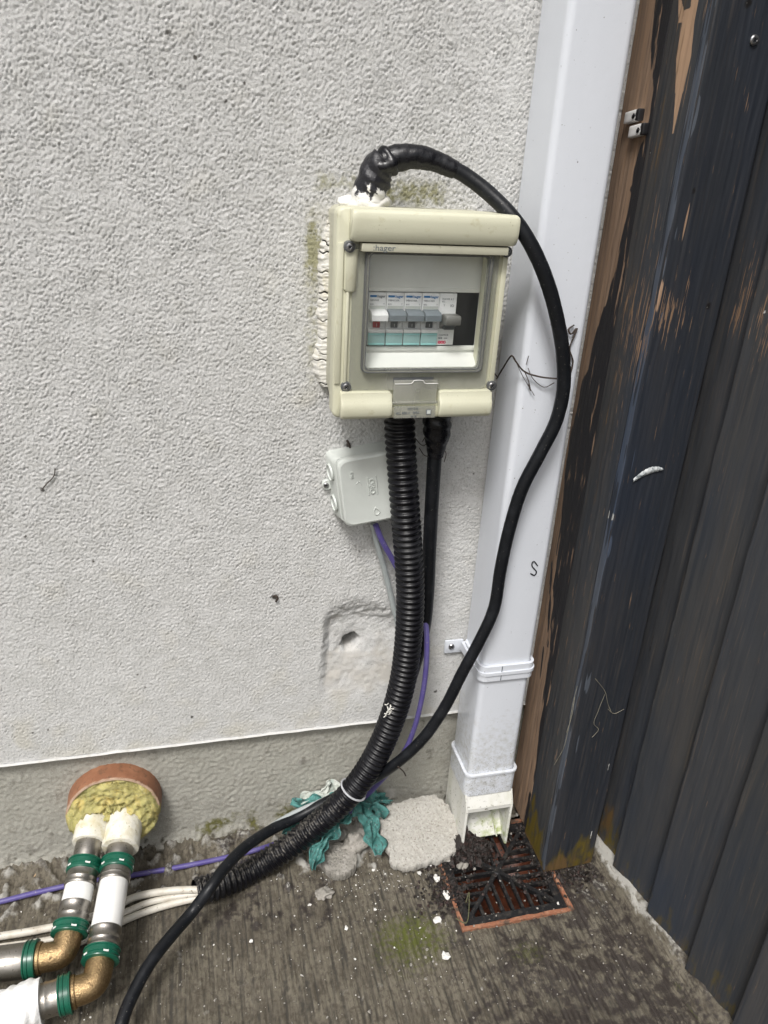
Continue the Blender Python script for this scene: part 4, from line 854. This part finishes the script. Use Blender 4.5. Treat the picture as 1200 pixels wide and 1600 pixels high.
crumble('soil_crumbs', 1300, lambda r_: (r_.choice([r_.normal(.300, .016), r_.normal(.47, .025), r_.uniform(.25, .5)], p=[.4, .4, .2]), r_.choice([r_.normal(-.085, .03), r_.normal(-.14, .012)]), .0022), .0018, M_litter, 'dark soil crumbs scattered around the drain and post foot', 'soil', 4, .5)
def specks(r_):
    if r_.uniform() < .62:
        x, y = r_.normal(.22, .075), r_.normal(-.10, .045)
    else: x, y = r_.uniform(-.25, .55), r_.uniform(-.36, -.02)
    if DR[0]-.004 < x < DR[1]+.004 and DR[2]-.004 < y < DR[3]: x, y = r_.normal(.22, .03), r_.normal(-.10, .03)
    return x, min(y, -.012), .0016
crumble('paint_specks', 300, specks, .00072, M_flake, 'fine white paint specks scattered over the brushed concrete', 'paint specks', 6, .3)
crumble('grit', 900, lambda r_: (r_.uniform(-.28, .52), r_.uniform(-.30, -.0), .0018), .0009, M_lump, 'fine grey grit lying on the concrete', 'grit', 16, .5)
fl = [((683, 1438), 9, 5, 'flake standing between moss patch and drain'), ((697, 1494), 9, 7, 'largest flake, below the drain on the concrete'), ((682, 1372), 6, 8, 'flake beside the left rim of the drain'), ((698, 1398), 8, 9, 'flake on the left frame of the grate'),
      ((655, 1364), 6, 4, 'flake in front of the broken render slab'), ((586, 1421), 4, 2.5, 'small flake near the middle of the concrete'), ((392, 1470), 4, 3, 'small flake between the cables and moss'), ((541, 1450), 4, 3, 'small flake left of the moss patch'),
      ((872, 1412), 3, 2.5, 'small flake on the corner of the grate'), ((484, 1414), 4, 2, 'small flake below the conduit'), ((672, 1352), 4, 2.5, 'thin flake at the slab corner')]
for i, ((a, b), sx_, sy_, ds) in enumerate(fl):
    p = G(a, b, .0025); r_ = np.random.default_rng(80+i); bm = bmesh.new(); n = 9; k = 1/1450.
    top_ = [bm.verts.new((p[0]+sx_*k*math.cos(t)*r_.uniform(.55, 1.1), p[1]+sy_*1.5*k*math.sin(t)*r_.uniform(.55, 1.1), .0030+r_.normal(0, .0007))) for t in np.linspace(0, 2*math.pi, n, endpoint=False)]
    bot_ = [bm.verts.new(v.co-Vector((0, 0, .0009))) for v in top_]; c = bm.verts.new((p[0], p[1], .0040))
    for q in range(n): bm.faces.new((top_[q], top_[(q+1) % n], c)); bm.faces.new((top_[q], top_[(q+1) % n], bot_[(q+1) % n], bot_[q]))
    bm.faces.new(bot_); tag(obj('paint_flake', bm, M_flake, None, False), 'white paint '+ds, 'paint flake', 'white paint flakes on the ground')

# ------------------------------------------------------------------ broken slab, mortar lumps, rag
def slab(name, outline_pts, normal_drop, thick, m, seed, amp=.0014, rings_=26, n=150):
    """outline_pts: 3D corner points (roughly planar); top surface with rough edge"""
    P_, _ = spline(list(outline_pts)+[outline_pts[0]], .004); P_ = P_[:-1]; idx = np.linspace(0, len(P_)-1, n).astype(int); Pn = P_[idx]; c = Pn.mean(0); r_ = np.random.default_rng(seed)
    Pn = Pn+(Pn-c)*(fft_noise(1, n, 1, 1, 7, .7, seed=seed)[0][:, None]*.022)
    gi = fft_noise(240, 240, .001, .001, .0045, .8, seed=seed+1)+.8*fft_noise(240, 240, .001, .001, .03, .6, seed=seed+9)
    V = np.zeros((rings_+6, n+1, 3)); g = fft_noise(rings_, n, .004, .004, .012, .6, seed=seed+1); gf = fft_noise(rings_, n, .004, .004, .006, .6, seed=seed+2)
    for i in range(rings_):
        u = i/(rings_-1)
        for j in range(n+1):
            q = Pn[j % n]; V[i, j] = c+(q-c)*u+np.array([0, 0, 0])
            xx = V[i, j]; V[i, j] = xx+np.array([0, 0, gi[int((xx[0]-c[0])*1000)+120, int((xx[1]-c[1])*1000)+120]*amp*.3+.0010*(1-u*u)])
    for e, (sc_, dz) in enumerate(((1.012, -.0010), (1.015, -thick*.4), (1.0, -thick*.75), (.97, -thick), (.6, -thick), (.0, -thick))):
        for j in range(n+1): V[rings_+e, j] = c+(Pn[j % n]-c)*sc_+np.array([0, 0, dz])+r_.normal(0, .0004, 3)*(e < 3)
    V[:, n] = V[:, 0]
    me = grid_mesh(V, flip=False); bm = bmesh.new(); bm.from_mesh(me); bpy.data.meshes.remove(me); bmesh.ops.remove_doubles(bm, verts=bm.verts, dist=1e-5)
    return obj(name, bm, m, None, True, 60)
sp = [W(583, 1262, -.014), W(625, 1253, -.012), W(676, 1243, -.012), W(705, 1265, -.030), at(715, 1300, 1, -.060), G(712, 1325, .016), G(693, 1340, .012), G(648, 1352, .012), G(620, 1353, .012), G(604, 1325, .022)]
tag(slab('render_slab', sp, 0, .012, M_slab, 5), 'flat pale broken slab of render leaning at the plinth foot beside the downpipe', 'rubble')
def disc_pts(cx, cy, rx, ry, z, k=10): return [np.array([cx+rx*math.cos(t), cy+ry*math.sin(t), z]) for t in np.linspace(0, 2*math.pi, k, endpoint=False)]
p = G(530, 1338, .016); tag(slab('mortar_plug', disc_pts(p[0], p[1], .024, .026, .014), 0, .014, M_lump, 9, .0012), 'round grey mortar plug lying on the ground under the conduit', 'rubble')
p = G(556, 1312, .024); tag(dome('mortar_lump', (p[0], p[1]+.004, .014), .014, .013, .013, M_lump, None, 18, .5), 'knobbly mortar lump between the conduit and the pale slab', 'rubble')
for (a, b), rx_, ds in (((505, 1395), .010, 'left of the round plug'), ((700, 1338), .009, 'at the slab front corner'), ((722, 1352), .007, 'beside the grate corner')):
    p = G(a, b, .004); tag(dome('mortar_crumb', (p[0], p[1], .003), rx_, rx_*.8, .005, M_lump, None, int(a), .6), 'small mortar crumb '+ds, 'rubble', 'mortar crumbs')
def ribbon(name, pts, width, m, parent, seed, amp=.005, step=.003):
    P_, u = spline(pts, step); n = len(P_); k = 12; V = np.zeros((n, k, 3)); T = np.gradient(P_, axis=0)
    g = fft_noise(n, k, step, width/12, width*.45, .6, (1, 4), seed=seed)*1.3; g2_ = fft_noise(n, k, step, .003, .03, .6, seed=seed+1); r_ = np.random.default_rng(seed)
    ed = fft_noise(1, n, 1, step, .03, .5, seed=seed+3)[0]; ed2 = fft_noise(1, n, 1, step, .03, .5, seed=seed+4)[0]
    for i in range(n):
        s_ = _n(np.cross(T[i], [.1, -.5, .8])); up_ = _n(np.cross(s_, T[i])); 
        if np.dot(up_, [0, -1, 1]) < 0: up_ = -up_
        wd = width*1.15*(1-.30*abs(2*i/(n-1)-1)**8)
        for j in range(k):
            v = (j/(k-1)-.5); w_ = wd*(1+.35*(ed[i] if v > 0 else ed2[i])); V[i, j] = P_[i]+s_*v*w_+up_*(g[i, j]*amp+.35*amp*math.sin(v*7+g2_[i, j]))
    V[..., 2] = np.maximum(V[..., 2], .0025)
    V[..., 1] = np.minimum(V[..., 1], .004)
    o_ = link(name, grid_mesh(V), m, parent, True, None); sm_ = o_.modifiers.new('s', 'SOLIDIFY'); sm_.thickness = .0008; return o_
rag = thing('torn_rag', tuple(G(540, 1290, 0)), 'torn dirty teal cloth scraps trapped under the conduit by the wall foot', 'rag')
def PZ(l): return [W(a, b, y) for a, b, y in l]
ribbon('cloth_strip', PZ([(572, 1240, -.012), (590, 1246, -.012), (604, 1252, -.010)]), .016, M_rag, rag, 31, .004)
ribbon('cloth_strip', PZ([(560, 1252, -.030), (574, 1276, -.040), (584, 1300, -.055), (590, 1336, -.075)]), .020, M_rag, rag, 32, .005)
ribbon('cloth_strip', PZ([(545, 1268, -.04), (520, 1296, -.055), (500, 1325, -.070), (487, 1358, -.085)]), .014, M_rag, rag, 33, .005)
ribbon('cloth_strip', PZ([(455, 1252, -.008), (470, 1256, -.012), (500, 1250, -.014), (535, 1240, -.016)]), .010, M_rag, rag, 34, .004)
ribbon('cloth_strip', PZ([(470, 1280, -.022), (462, 1292, -.028), (445, 1300, -.036)]), .010, M_rag, rag, 35, .004)
ribbon('cloth_strip', PZ([(575, 1256, -.022), (590, 1266, -.026), (596, 1280, -.030)]), .016, M_rag, rag, 36, .005)
sack = thing('shredded_sack', tuple(W(500, 1255, -.01)), 'pale shredded sacking scraps against the plinth behind the cables', 'rag')
ribbon('shred', PZ([(470, 1262, -.006), (500, 1246, -.008), (535, 1232, -.008)]), .022, M_rag2, sack, 41, .005)
ribbon('shred', PZ([(455, 1290, -.018), (480, 1280, -.018), (505, 1272, -.018), (540, 1258, -.014)]), .020, M_rag2, sack, 42, .004)
ribbon('shred', PZ([(505, 1240, -.006), (512, 1228, -.004), (517, 1222, -.003)]), .008, M_rag2, sack, 43, .002)

# ------------------------------------------------------------------ corner post
post = thing('corner_post', (.473, -.09, 0), 'dark painted timber corner post with bare brown wood behind the downpipe', 'post')
def board_grid(o_, ex, ez, nx_, nz_, attrs, m, parent, name, thick_dir, seed, cup=.0001, z0=0., ragged=0, bottomf=None):
    """o_ origin; ex (unit horizontal vector, length W), height vector z; returns slab board with a displaced front face. attrs: fn(s, z)->dict"""
    exl = np.linalg.norm(ex); e = np.array(ex)/exl; td = np.array(thick_dir, float); tl = np.linalg.norm(td); nn = -td/tl
    s = np.r_[0, .0004, .0012, np.linspace(.003, exl-.003, nx_), exl-.0012, exl-.0004, exl]; z = np.r_[np.arange(0, 1.08, ez), 1.2, 1.5, nz_]
    S, Z_ = np.meshgrid(s, z); n1 = fft_noise(len(z), len(s), ez, exl/nx_, .006, .6, (1, 16), seed); n2 = fft_noise(len(z), len(s), ez, exl/nx_, .03, .6, (1, 3), seed+1)
    edge = np.minimum(S, exl-S); rnd = .0015*(1-np.sqrt(np.clip(1-(1-np.clip(edge/.0015, 0, 1))**2, 0, 1)))
    h = n1*.00013+n2*cup-rnd
    zb = Z_.copy()
    if bottomf is not None: zb = np.where(Z_ < .15, bottomf(S)+(Z_)*(1-bottomf(S)/.15), Z_)
    V = np.array(o_)[None, None]+S[..., None]*e+np.stack([0*S, 0*S, zb], -1)+h[..., None]*nn
    A = attrs(S, zb, n1, n2)
    # wrap sides: add back columns
    Vl = V[:, :1]+td; Vr = V[:, -1:]+td; V2 = np.concatenate([Vl, V, Vr], 1)
    A2_ = {k: np.concatenate([a[:, :1], a, a[:, -1:]], 1) for k, a in A.items()}
    me = grid_mesh(V2, A2_); bm = bmesh.new(); bm.from_mesh(me); bpy.data.meshes.remove(me)
    bmesh.ops.holes_fill(bm, edges=[e_ for e_ in bm.edges if e_.is_boundary], sides=0)
    bmesh.ops.recalc_face_normals(bm, faces=bm.faces)
    me = bpy.data.meshes.new(name); bm.to_mesh(me); bm.free()
    return link(name, me, m, parent, True, 60)
def blob(S, Z_, s0, z0, ws, wz): return np.exp(-(((S-s0)/ws)**2+((Z_-z0)/wz)**2))
KEYS = ('bare', 'scr', 'dark', 'moss', 'brownrot', 'fleck')
XS = .4375
zk = np.array([0, .084, .221, .403, .49, .55, .59, .681, .769, .866, .919, .973, 1.05, 2]); yk = np.array([.057, .056, .049, .024, .016, .004, .001, .020, .038, .043, .054, .040, .02, .02])
# side face: s runs from the wall (y=-.001) to the front; batten s 0.. .062 ; side board .0625...117
def ysid(px_, py_): p = at(px_, py_, 0, XS); return -p[1], p[2]
def side_attrs(off):
    def f(S, Z_, n1, n2):
        Y_ = S+off; A = {k: np.zeros_like(S) for k in KEYS}
        bd = np.interp(Z_, zk, yk)+.0030*n2
        A['bare'] = np.clip(.5+(bd-Y_)/.006, 0, 1)
        # large bare patch near the top
        def streak(px1, py1, px2, py2, w1, w2, amp=1.0):
            y1_, z1_ = ysid(px1, py1); y2_, z2_ = ysid(px2, py2); t = np.clip((Z_-z2_)/(z1_-z2_), 0, 1); yc = y2_+(y1_-y2_)*t; w_ = w2+(w1-w2)*t
            ins = (Z_ > min(z1_, z2_)-.002) & (Z_ < max(z1_, z2_)+.002)
            return amp*np.clip(.5+(w_-abs(Y_-yc))/.003, 0, 1)*ins
        for a in ((1078, 15, 1068, 90, .0045, .0060), (1068, 90, 1062, 140, .0060, .0035), (1062, 140, 1052, 205, .0030, .0005), (1086, 0, 1082, 30, .003, .002), (1062, 0, 1066, 30, .0012, .003)): A['bare'] = np.maximum(A['bare'], streak(*a[:4], a[4]*1.9, a[5]*1.9))
        for a in ((1006, 100, 1010, 150, .0020, .0015), (870, 880, 862, 940, .0016, .0018), (909, 700, 890, 850, .0010, .0014), (880, 930, 868, 1010, .0016, .0010), (866, 1010, 835, 1190, .0035, .0030), (966, 380, 950, 470, .0012, .0005), (1002, 535, 985, 610, .0012, .0006), (935, 560, 925, 610, .0008, .0006)): A['bare'] = np.maximum(A['bare'], streak(*a, amp=.85))
        for a in ((862, 860, 854, 1010, .003, .004), (848, 1010, 838, 1110, .002, .001)): A['dark'] = np.maximum(A['dark'], streak(*a, amp=.9)*sstep(-1.2, .5, n2))
        A['scr'] = .35*sstep(.5, 1.5, n1)+.5*blob(Y_, Z_, .10, .73, .03, .06)+.12
        yy, zz_ = ysid(985, 296); A['dark'] = np.maximum(A['dark'], 1.2*blob(Y_, Z_, yy, zz_, .004, .0045))
        for q, w_ in (((1016, 238), .002), ((946, 300), .0018), ((1030, 285), .0015)):
            yy, zz_ = ysid(*q); A['dark'] = np.maximum(A['dark'], .95*blob(Y_, Z_, yy, zz_, w_, w_*1.4)); A['fleck'] = np.maximum(A['fleck'], .8*blob(Y_, Z_, yy+.0008, zz_, w_*.6, w_*.8))
        A['moss'] = 1.15*sstep(.11, .03, Z_+.5*(Y_-.05)+.012*n2)*(Y_ > .055)
        A['brownrot'] = .8*sstep(.02, .0, Z_)
        A['brownrot'] = np.maximum(A['brownrot'], .55*np.exp(-((Y_-.085)/.014)**2)*sstep(.2, .8, Z_)*(.6+.5*np.tanh(n1)))
        A['fleck'] = np.maximum(A['fleck'], .9*(n1 > 3.3)*sstep(.6, .2, Z_)); return A
    return f
board_grid((XS+.0015, -.001, 0), (0, -.0600, 0), .0022, 1.9, None, None, None, None, (.03, 0, 0), 0) if False else None
def batten_attrs(S, Z_, n1, n2):
    A = side_attrs(.001)(S, Z_, n1, n2); bd = np.interp(Z_, zk, yk)+.003*n2
    dk = np.clip(.5+(S-bd)/.005, 0, 1); A['dark'] = np.maximum(dk, A['dark']*.9); A['bare'] = A['bare']*0; A['moss'] *= 0; return A
def raw_dark(z): pass
board_grid((XS+.0012, -.001, .006), (0, -.0610, 0), .0024, 40, lambda S, Z_, a, b: batten_attrs(S, Z_, a, b), M_raw, post, 'backing_batten', (.03, 0, 0), 71) if False else None
def mkboard(name, origin, ex, td, attrs, m, seed, nx_=36, zstep=.0024, ztop=1.9, bottomf=None, parent=None, cup=.0001):
    return board_grid(origin, ex, zstep, nx_, ztop, attrs, m, parent or post, name, td, seed, cup=cup, bottomf=bottomf)
mkboard('backing_batten', (XS+.0012, -.001, 0), (0, -.0610, 0), (.03, 0, 0), batten_attrs, M_raw, 71, bottomf=lambda S: .010+0*S)
mkboard('side_board', (XS, -.0625, 0), (0, -.0555, 0), (.025, 0, 0), side_attrs(.0625), M_wood, 72, bottomf=lambda S: .003+.0*S)
def edge_attrs(S, Z_, n1, n2):
    A = {k: np.zeros_like(S) for k in KEYS}; A['moss'] = .9*sstep(.03, .0, Z_+.01*n2); A['fleck'] = 1.0*blob(S, Z_, .006, .535, .012, .006)+.25*sstep(1.5, 2.5, n1); A['scr'] = .6*blob(S, Z_, .006, .72, .02, .05); return A
# front board: its left edge shows as the bluish strip, then its face
mkboard('front_board_edge', (XS-.0006, -.1182, 0), (0, -.0125, 0), (.012, 0, 0), edge_attrs, wood('blue_grey_painted_timber', (.062, .073, .090), (1.6, 1.8, 2.15)), 73, nx_=8, bottomf=lambda S: .004+0*S)
def front_attrs(S, Z_, n1, n2):
    A = {k: np.zeros_like(S) for k in KEYS}
    A['moss'] = .62*sstep(.085, .01, Z_-.5*(S-.03)+.012*n2)*sstep(.0, .02, S+.01); A['brownrot'] = .9*sstep(.04, 0, Z_+.01*n2)
    A['scr'] = .6*blob(S, Z_, .012, .755, .028, .022)+.12
    for px_, py_, w_ in ((1108, 478, .004), (1085, 298, .0025), (1170, 5, .004)):
        p = W(px_, py_, -.131); s_ = p[0]-XS; A['dark'] = np.maximum(A['dark'], 1.1*blob(S, Z_, s_, p[2], w_, w_*1.2)); A['fleck'] = np.maximum(A['fleck'], .7*blob(S, Z_, s_-.001, p[2]-.001, w_*.35, w_*.5))
    p = W(1073, 345, -.131); A['bare'] = .8*blob(S, Z_, p[0]-XS, p[2], .0012, .018); A['bare'] = np.maximum(A['bare'], .8*blob(S, Z_, .002, .77, .0018, .02))
    A['fleck'] = np.maximum(A['fleck'], .9*(n1 > 3.2)); return A
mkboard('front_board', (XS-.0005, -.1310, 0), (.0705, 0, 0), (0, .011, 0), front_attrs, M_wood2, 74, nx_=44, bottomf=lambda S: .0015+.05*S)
p = W(1178, 63, -.131); sb = screw('screw', p[0], -.131, p[2], .0042, post)
# white paint smear
V = np.zeros((30, 7, 3)); a0 = W(989, 751, -.1325); a1_ = W(1036, 733, -.1325)
for i in range(30):
    t = i/29
    for j in range(7):
        v = j/6-.5; V[i, j] = a0+(a1_-a0)*t+np.array([0, -.0012*(1-4*v*v)-.0002*math.sin(i*2.1), .0075*v*math.sin(math.pi*min(1, t*.85+.12))**.6+.0045*math.sin(math.pi*t)+.0006*math.sin(i*1.9)*v])
link('paint_smear', grid_mesh(V), mat('dried_white_smear', (.45, .48, .49), .7, layers=[('n', (350, .45, .6), (.12, .14, .15)), ('n', (90, .5, .7), (.70, .72, .72))], bump=[(300, .001)]), post, True, None)
# cable clips painted over
M_clip = mat('white_clip_plastic', (.85, .85, .84), .4, layers=[('a', ('dark', 300, .5, .45, .6), (.015, .015, .017))])
for (a, b), ds in (((991, 182), 'upper white cable clip nailed on the bare timber edge'), ((998, 204), 'lower white cable clip nailed on the bare timber edge')):
    p = at(a, b, 0, XS-.002); t = thing('cable_clip', tuple(p), ds, 'cable clip', 'white cable clips on the post')
    bm = bmesh.new(); rbox(bm, XS-.0055, XS+.001, p[1]-.013, p[1]+.013, p[2]-.0052, p[2]+.0052, .0010)
    for v in bm.verts: v.co.z += (v.co.y-p[1])*-.12
    bmesh.ops.subdivide_edges(bm, edges=bm.edges[:], cuts=3, use_grid_fill=True)
    o_ = obj('clip_body', bm, M_clip, t); yy = np.array([v.co.y for v in o_.data.vertices]); at_ = o_.data.attributes.new('dark', 'FLOAT', 'POINT'); at_.data.foreach_set('value', sstep(p[1]-.004, p[1]-.011, yy).astype(np.float32))
    dome('nail', (XS-.0056, p[1]-.0055, p[2]), .0018, .0024, .0024, M_tape, t, 3, .4)

# ------------------------------------------------------------------ lapped board fence
fa, fb_ = G(934, 1308, .02), G(1142, 1597, .02); fd = _n([fb_[0]-fa[0], fb_[1]-fa[1], 0]); fn = np.array([fd[1], -fd[0], 0])  # fn toward +x?
if fn[0] < 0: fn = -fn
FENCE_BACK = True
fence = thing('timber_fence', tuple(np.array([fa[0], fa[1], .02])), 'dark stained timber fence of overlapping vertical boards on a low kerb', 'fence')
ss = [0, .047, .121, .198, .274]+[.274+.0762*k for k in range(1, 18)]
for i in range(len(ss)-1):
    s0, s1 = ss[i], ss[i+1]+.004
    def fa_(S, Z_, n1, n2, i=i):
        A = {k: np.zeros_like(S) for k in KEYS}
        A['moss'] = .40*sstep(.08, .0, Z_+.02*n2)+(.35 if i == 0 else 0)*sstep(.08, .02, Z_)
        A['brownrot'] = (.9*blob(S, Z_, .012, .045, .012, .03) if i == 0 else 0)+.35*sstep(.05, 0, Z_)
        if i == 1: A['scr'] = .62*blob(S, Z_, .02, .74, .02, .05)+.06
        elif i == 0: A['scr'] = .6*blob(S, Z_, .028, .75, .014, .05)+.06
        elif i == 2: A['scr'] = .8*blob(S, Z_, .012, .66, .012, .05)+.06
        else: A['scr'] = .08+0*S
        A['fleck'] = .95*(n1 > 3.5)
        A['dark'] = .5*blob(S, Z_, .016, .33, .003, .05) if i == 0 else 0*S
        return A
    # board tilts: leading (far) edge stands proud, tail tucks under the next board
    p0 = fa+fd*(s0-(.003 if i == 0 else 0))-fn*(0 if i == 0 else .0078); p1 = fa+fd*s1+fn*.0055
    p0 = np.array([p0[0], p0[1], .0]); ex = np.array([p1[0]-p0[0], p1[1]-p0[1], 0]); zoff = .021+.002*((i*7) % 3-1)
    mkboard('fence_board', (p0[0], p0[1], zoff), ex, fn*.009, fa_, (M_wood if i % 2 else wood('slate_stained_timber', (.043, .045, .049), (1.15, 1.15, 1.18))), 90+i*3, nx_=24, zstep=.004, ztop=1.85, parent=fence, cup=.00015)
pb = [fa+fd*(-.045)+fn*.012, fa+fd*.03+fn*.012]
box('gap_light_block', .515, .560, -.100, -.062, .0, 1.85, M_wood2, fence, .001)  # added behind the post gap to stop sky light leaking through
# kerb: rough concrete haunch under the fence
n = 260; k = 26; V = np.zeros((n, k, 3)); gk = fft_noise(n, k, .005, .003, .02, .6, seed=121); gk2 = fft_noise(n, k, .005, .003, .007, .6, seed=122); ke = fft_noise(1, n, 1, .005, .03, .6, seed=123)[0]
_b0, _b1 = G(924, 1344, 0), G(1092, 1600, 0); dirb = _n(_b1-_b0)[:2]; base0 = _b0[:2]
for i in range(n):
    s_ = -.02+i*.0065; b0 = base0+dirb*s_; tp = np.array([fa[0], fa[1]])+fd[:2]*(s_+.0)+np.array([-.0035+.0014*ke[i], 0])
    for j in range(k):
        u = j/(k-1)
        if u < .6: q = u/.6; xy = b0*(1-q)+tp*q; z = -.004+.026*q**.8*(1+.12*ke[i])
        else: q = (u-.6)/.4; xy = tp+np.array([.12*q, 0]); z = .022+.003*ke[i]*.3*(1-q)
        amp_ = .0010 if 0 < u else 0
        V[i, j] = (xy[0]+gk[i, j]*amp_*.4, xy[1], z+gk[i, j]*amp_+gk2[i, j]*amp_*.5)
I_, J_ = np.meshgrid(np.arange(n), np.arange(k), indexing='ij')
kd = dict(groove=0*V[..., 0], dirt_dark=.12+.35*sstep(12, 40, I_)*(1-.0*J_)+.3*sstep(8, 2, J_)+.12*gk, algae=.35*sstep(10, 3, J_)*sstep(10, 40, I_)+.1*gk, pale=(1.2*sstep(3, 12, J_)*sstep(38, 8, I_)+.38*sstep(8, 14, J_))*(.85+.25*gk))
kb = link('kerb', grid_mesh(V, kd, flip=True), M_conc, None, True, None); kb['kind'] = 'structure'

# ------------------------------------------------------------------ roots, cobwebs, twigs
rt = thing('dry_root', tuple(W(800, 570, -.072)), 'thin dark dried root tangled across the downpipe beside the black cable', 'root')
for pts, r in (([(776, 592, -.02), (786, 575, -.04), (799, 556, -.07), (806, 565, -.072), (820, 581, -.073), (845, 589, -.075), (872, 592, -.08)], .0009), ([(820, 581, -.072), (826, 596, -.071), (829, 612, -.071), (826, 600, -.071)], .0005), ([(825, 575, -.071), (833, 592, -.071), (850, 605, -.071), (866, 598, -.072)], .0004),
               ([(822, 570, -.071), (826, 556, -.071)], .0004), ([(806, 565, -.071), (818, 590, -.071), (835, 618, -.071)], .00035), ([(778, 590, -.018), (770, 580, -.006)], .0007)):
    tube('root_strand', P(pts), r, M_twig, rt, seg=6, step=.003, wob=crinkle(20, .12))
cr = thing('dry_creeper', tuple(W(892, 540, -.07)), 'curled dry creeper scrap at the right edge of the downpipe', 'root')
tube('root_strand', P([(897, 508, -.07), (888, 515, -.071), (893, 522, -.071), (902, 512, -.07), (897, 525, -.071), (890, 545, -.071), (895, 565, -.07), (889, 590, -.07)]), .0009, M_twig, cr, seg=6, step=.002, wob=crinkle(22, .2))
def front(px_, py_): return W(px_, py_, -.1325)
cw = thing('cobweb', tuple(front(955, 1080)), 'dusty cobweb threads on the lower front of the dark corner post', 'cobweb')
for pts in ([(930, 1060), (945, 1080), (950, 1100), (955, 1112)], [(945, 1085), (935, 1110), (928, 1130), (935, 1140), (925, 1152)], [(950, 1108), (960, 1115), (975, 1108)]):
    tube('thread', [front(*q) for q in pts], .00022, M_web, cw, seg=5, step=.002, wob=crinkle(25, .3))
cw = thing('cobweb', tuple(at(895, 1120, 0, XS-.001)), 'dusty cobweb threads on the painted side of the corner post', 'cobweb')
for pts in ([(902, 1072), (895, 1100), (888, 1140), (880, 1170), (866, 1195)], [(898, 1090), (893, 1120), (885, 1145)]):
    tube('thread', [at(*q, 0, XS-.0012) for q in pts], .00028, M_web, cw, seg=5, step=.002, wob=crinkle(26, .3))
tag(tube('twig', [G(50, 1374, .003), G(58, 1364, .006), G(71, 1353, .004)], .0009, mat('straw', (.42, .30, .18), .8), None, seg=6, step=.002), 'thin straw-coloured twig on the ground left of the pipes', 'twig')
tag(tube('root_scrap', [W(775-33, 640+490, .001)*0+G(728, 1410, .004), G(733, 1395, .008), G(730, 1440, .004), G(712, 1435, .004)], .0007, mat('green_stem', (.10, .10, .05), .7), None, seg=6, step=.002), 'thin green stem lying over the left bars of the grate', 'twig')
s_ = [(629+62, 1195+8)]
tag(tube('leaf_stalk', [W(622, 1198, -.082), W(630, 1205, -.080), W(634, 1212, -.074)], .0009, M_twig, None, seg=6, step=.002), 'tiny dark stalk hanging under the looping cable near the plinth', 'twig')
tag(tube('wall_fibre', [W(86, 732, -.0025), W(84, 744, -.0020), W(72, 757, -.0020), W(66, 764, -.003)], .0006, M_twig, None, seg=6, step=.002), 'short dark fibre stuck on the render at the left', 'fibre')
tag(tube('snail_shell', [W(427, 932, -.001), W(431, 931, -.004), W(434, 935, -.004), W(431, 940, -.002)], .0012, M_twig, None, seg=8, step=.001), 'small dark curled scrap on the render left of the hollow', 'fibre')
tag(tube('wall_fibre', [W(542, 688, -.002), W(545, 694, -.0045), W(548, 703, -.002)], .0013, M_twig, None, seg=6, step=.001), 'dark dead leaf scrap on the render just under the fuse box', 'fibre')
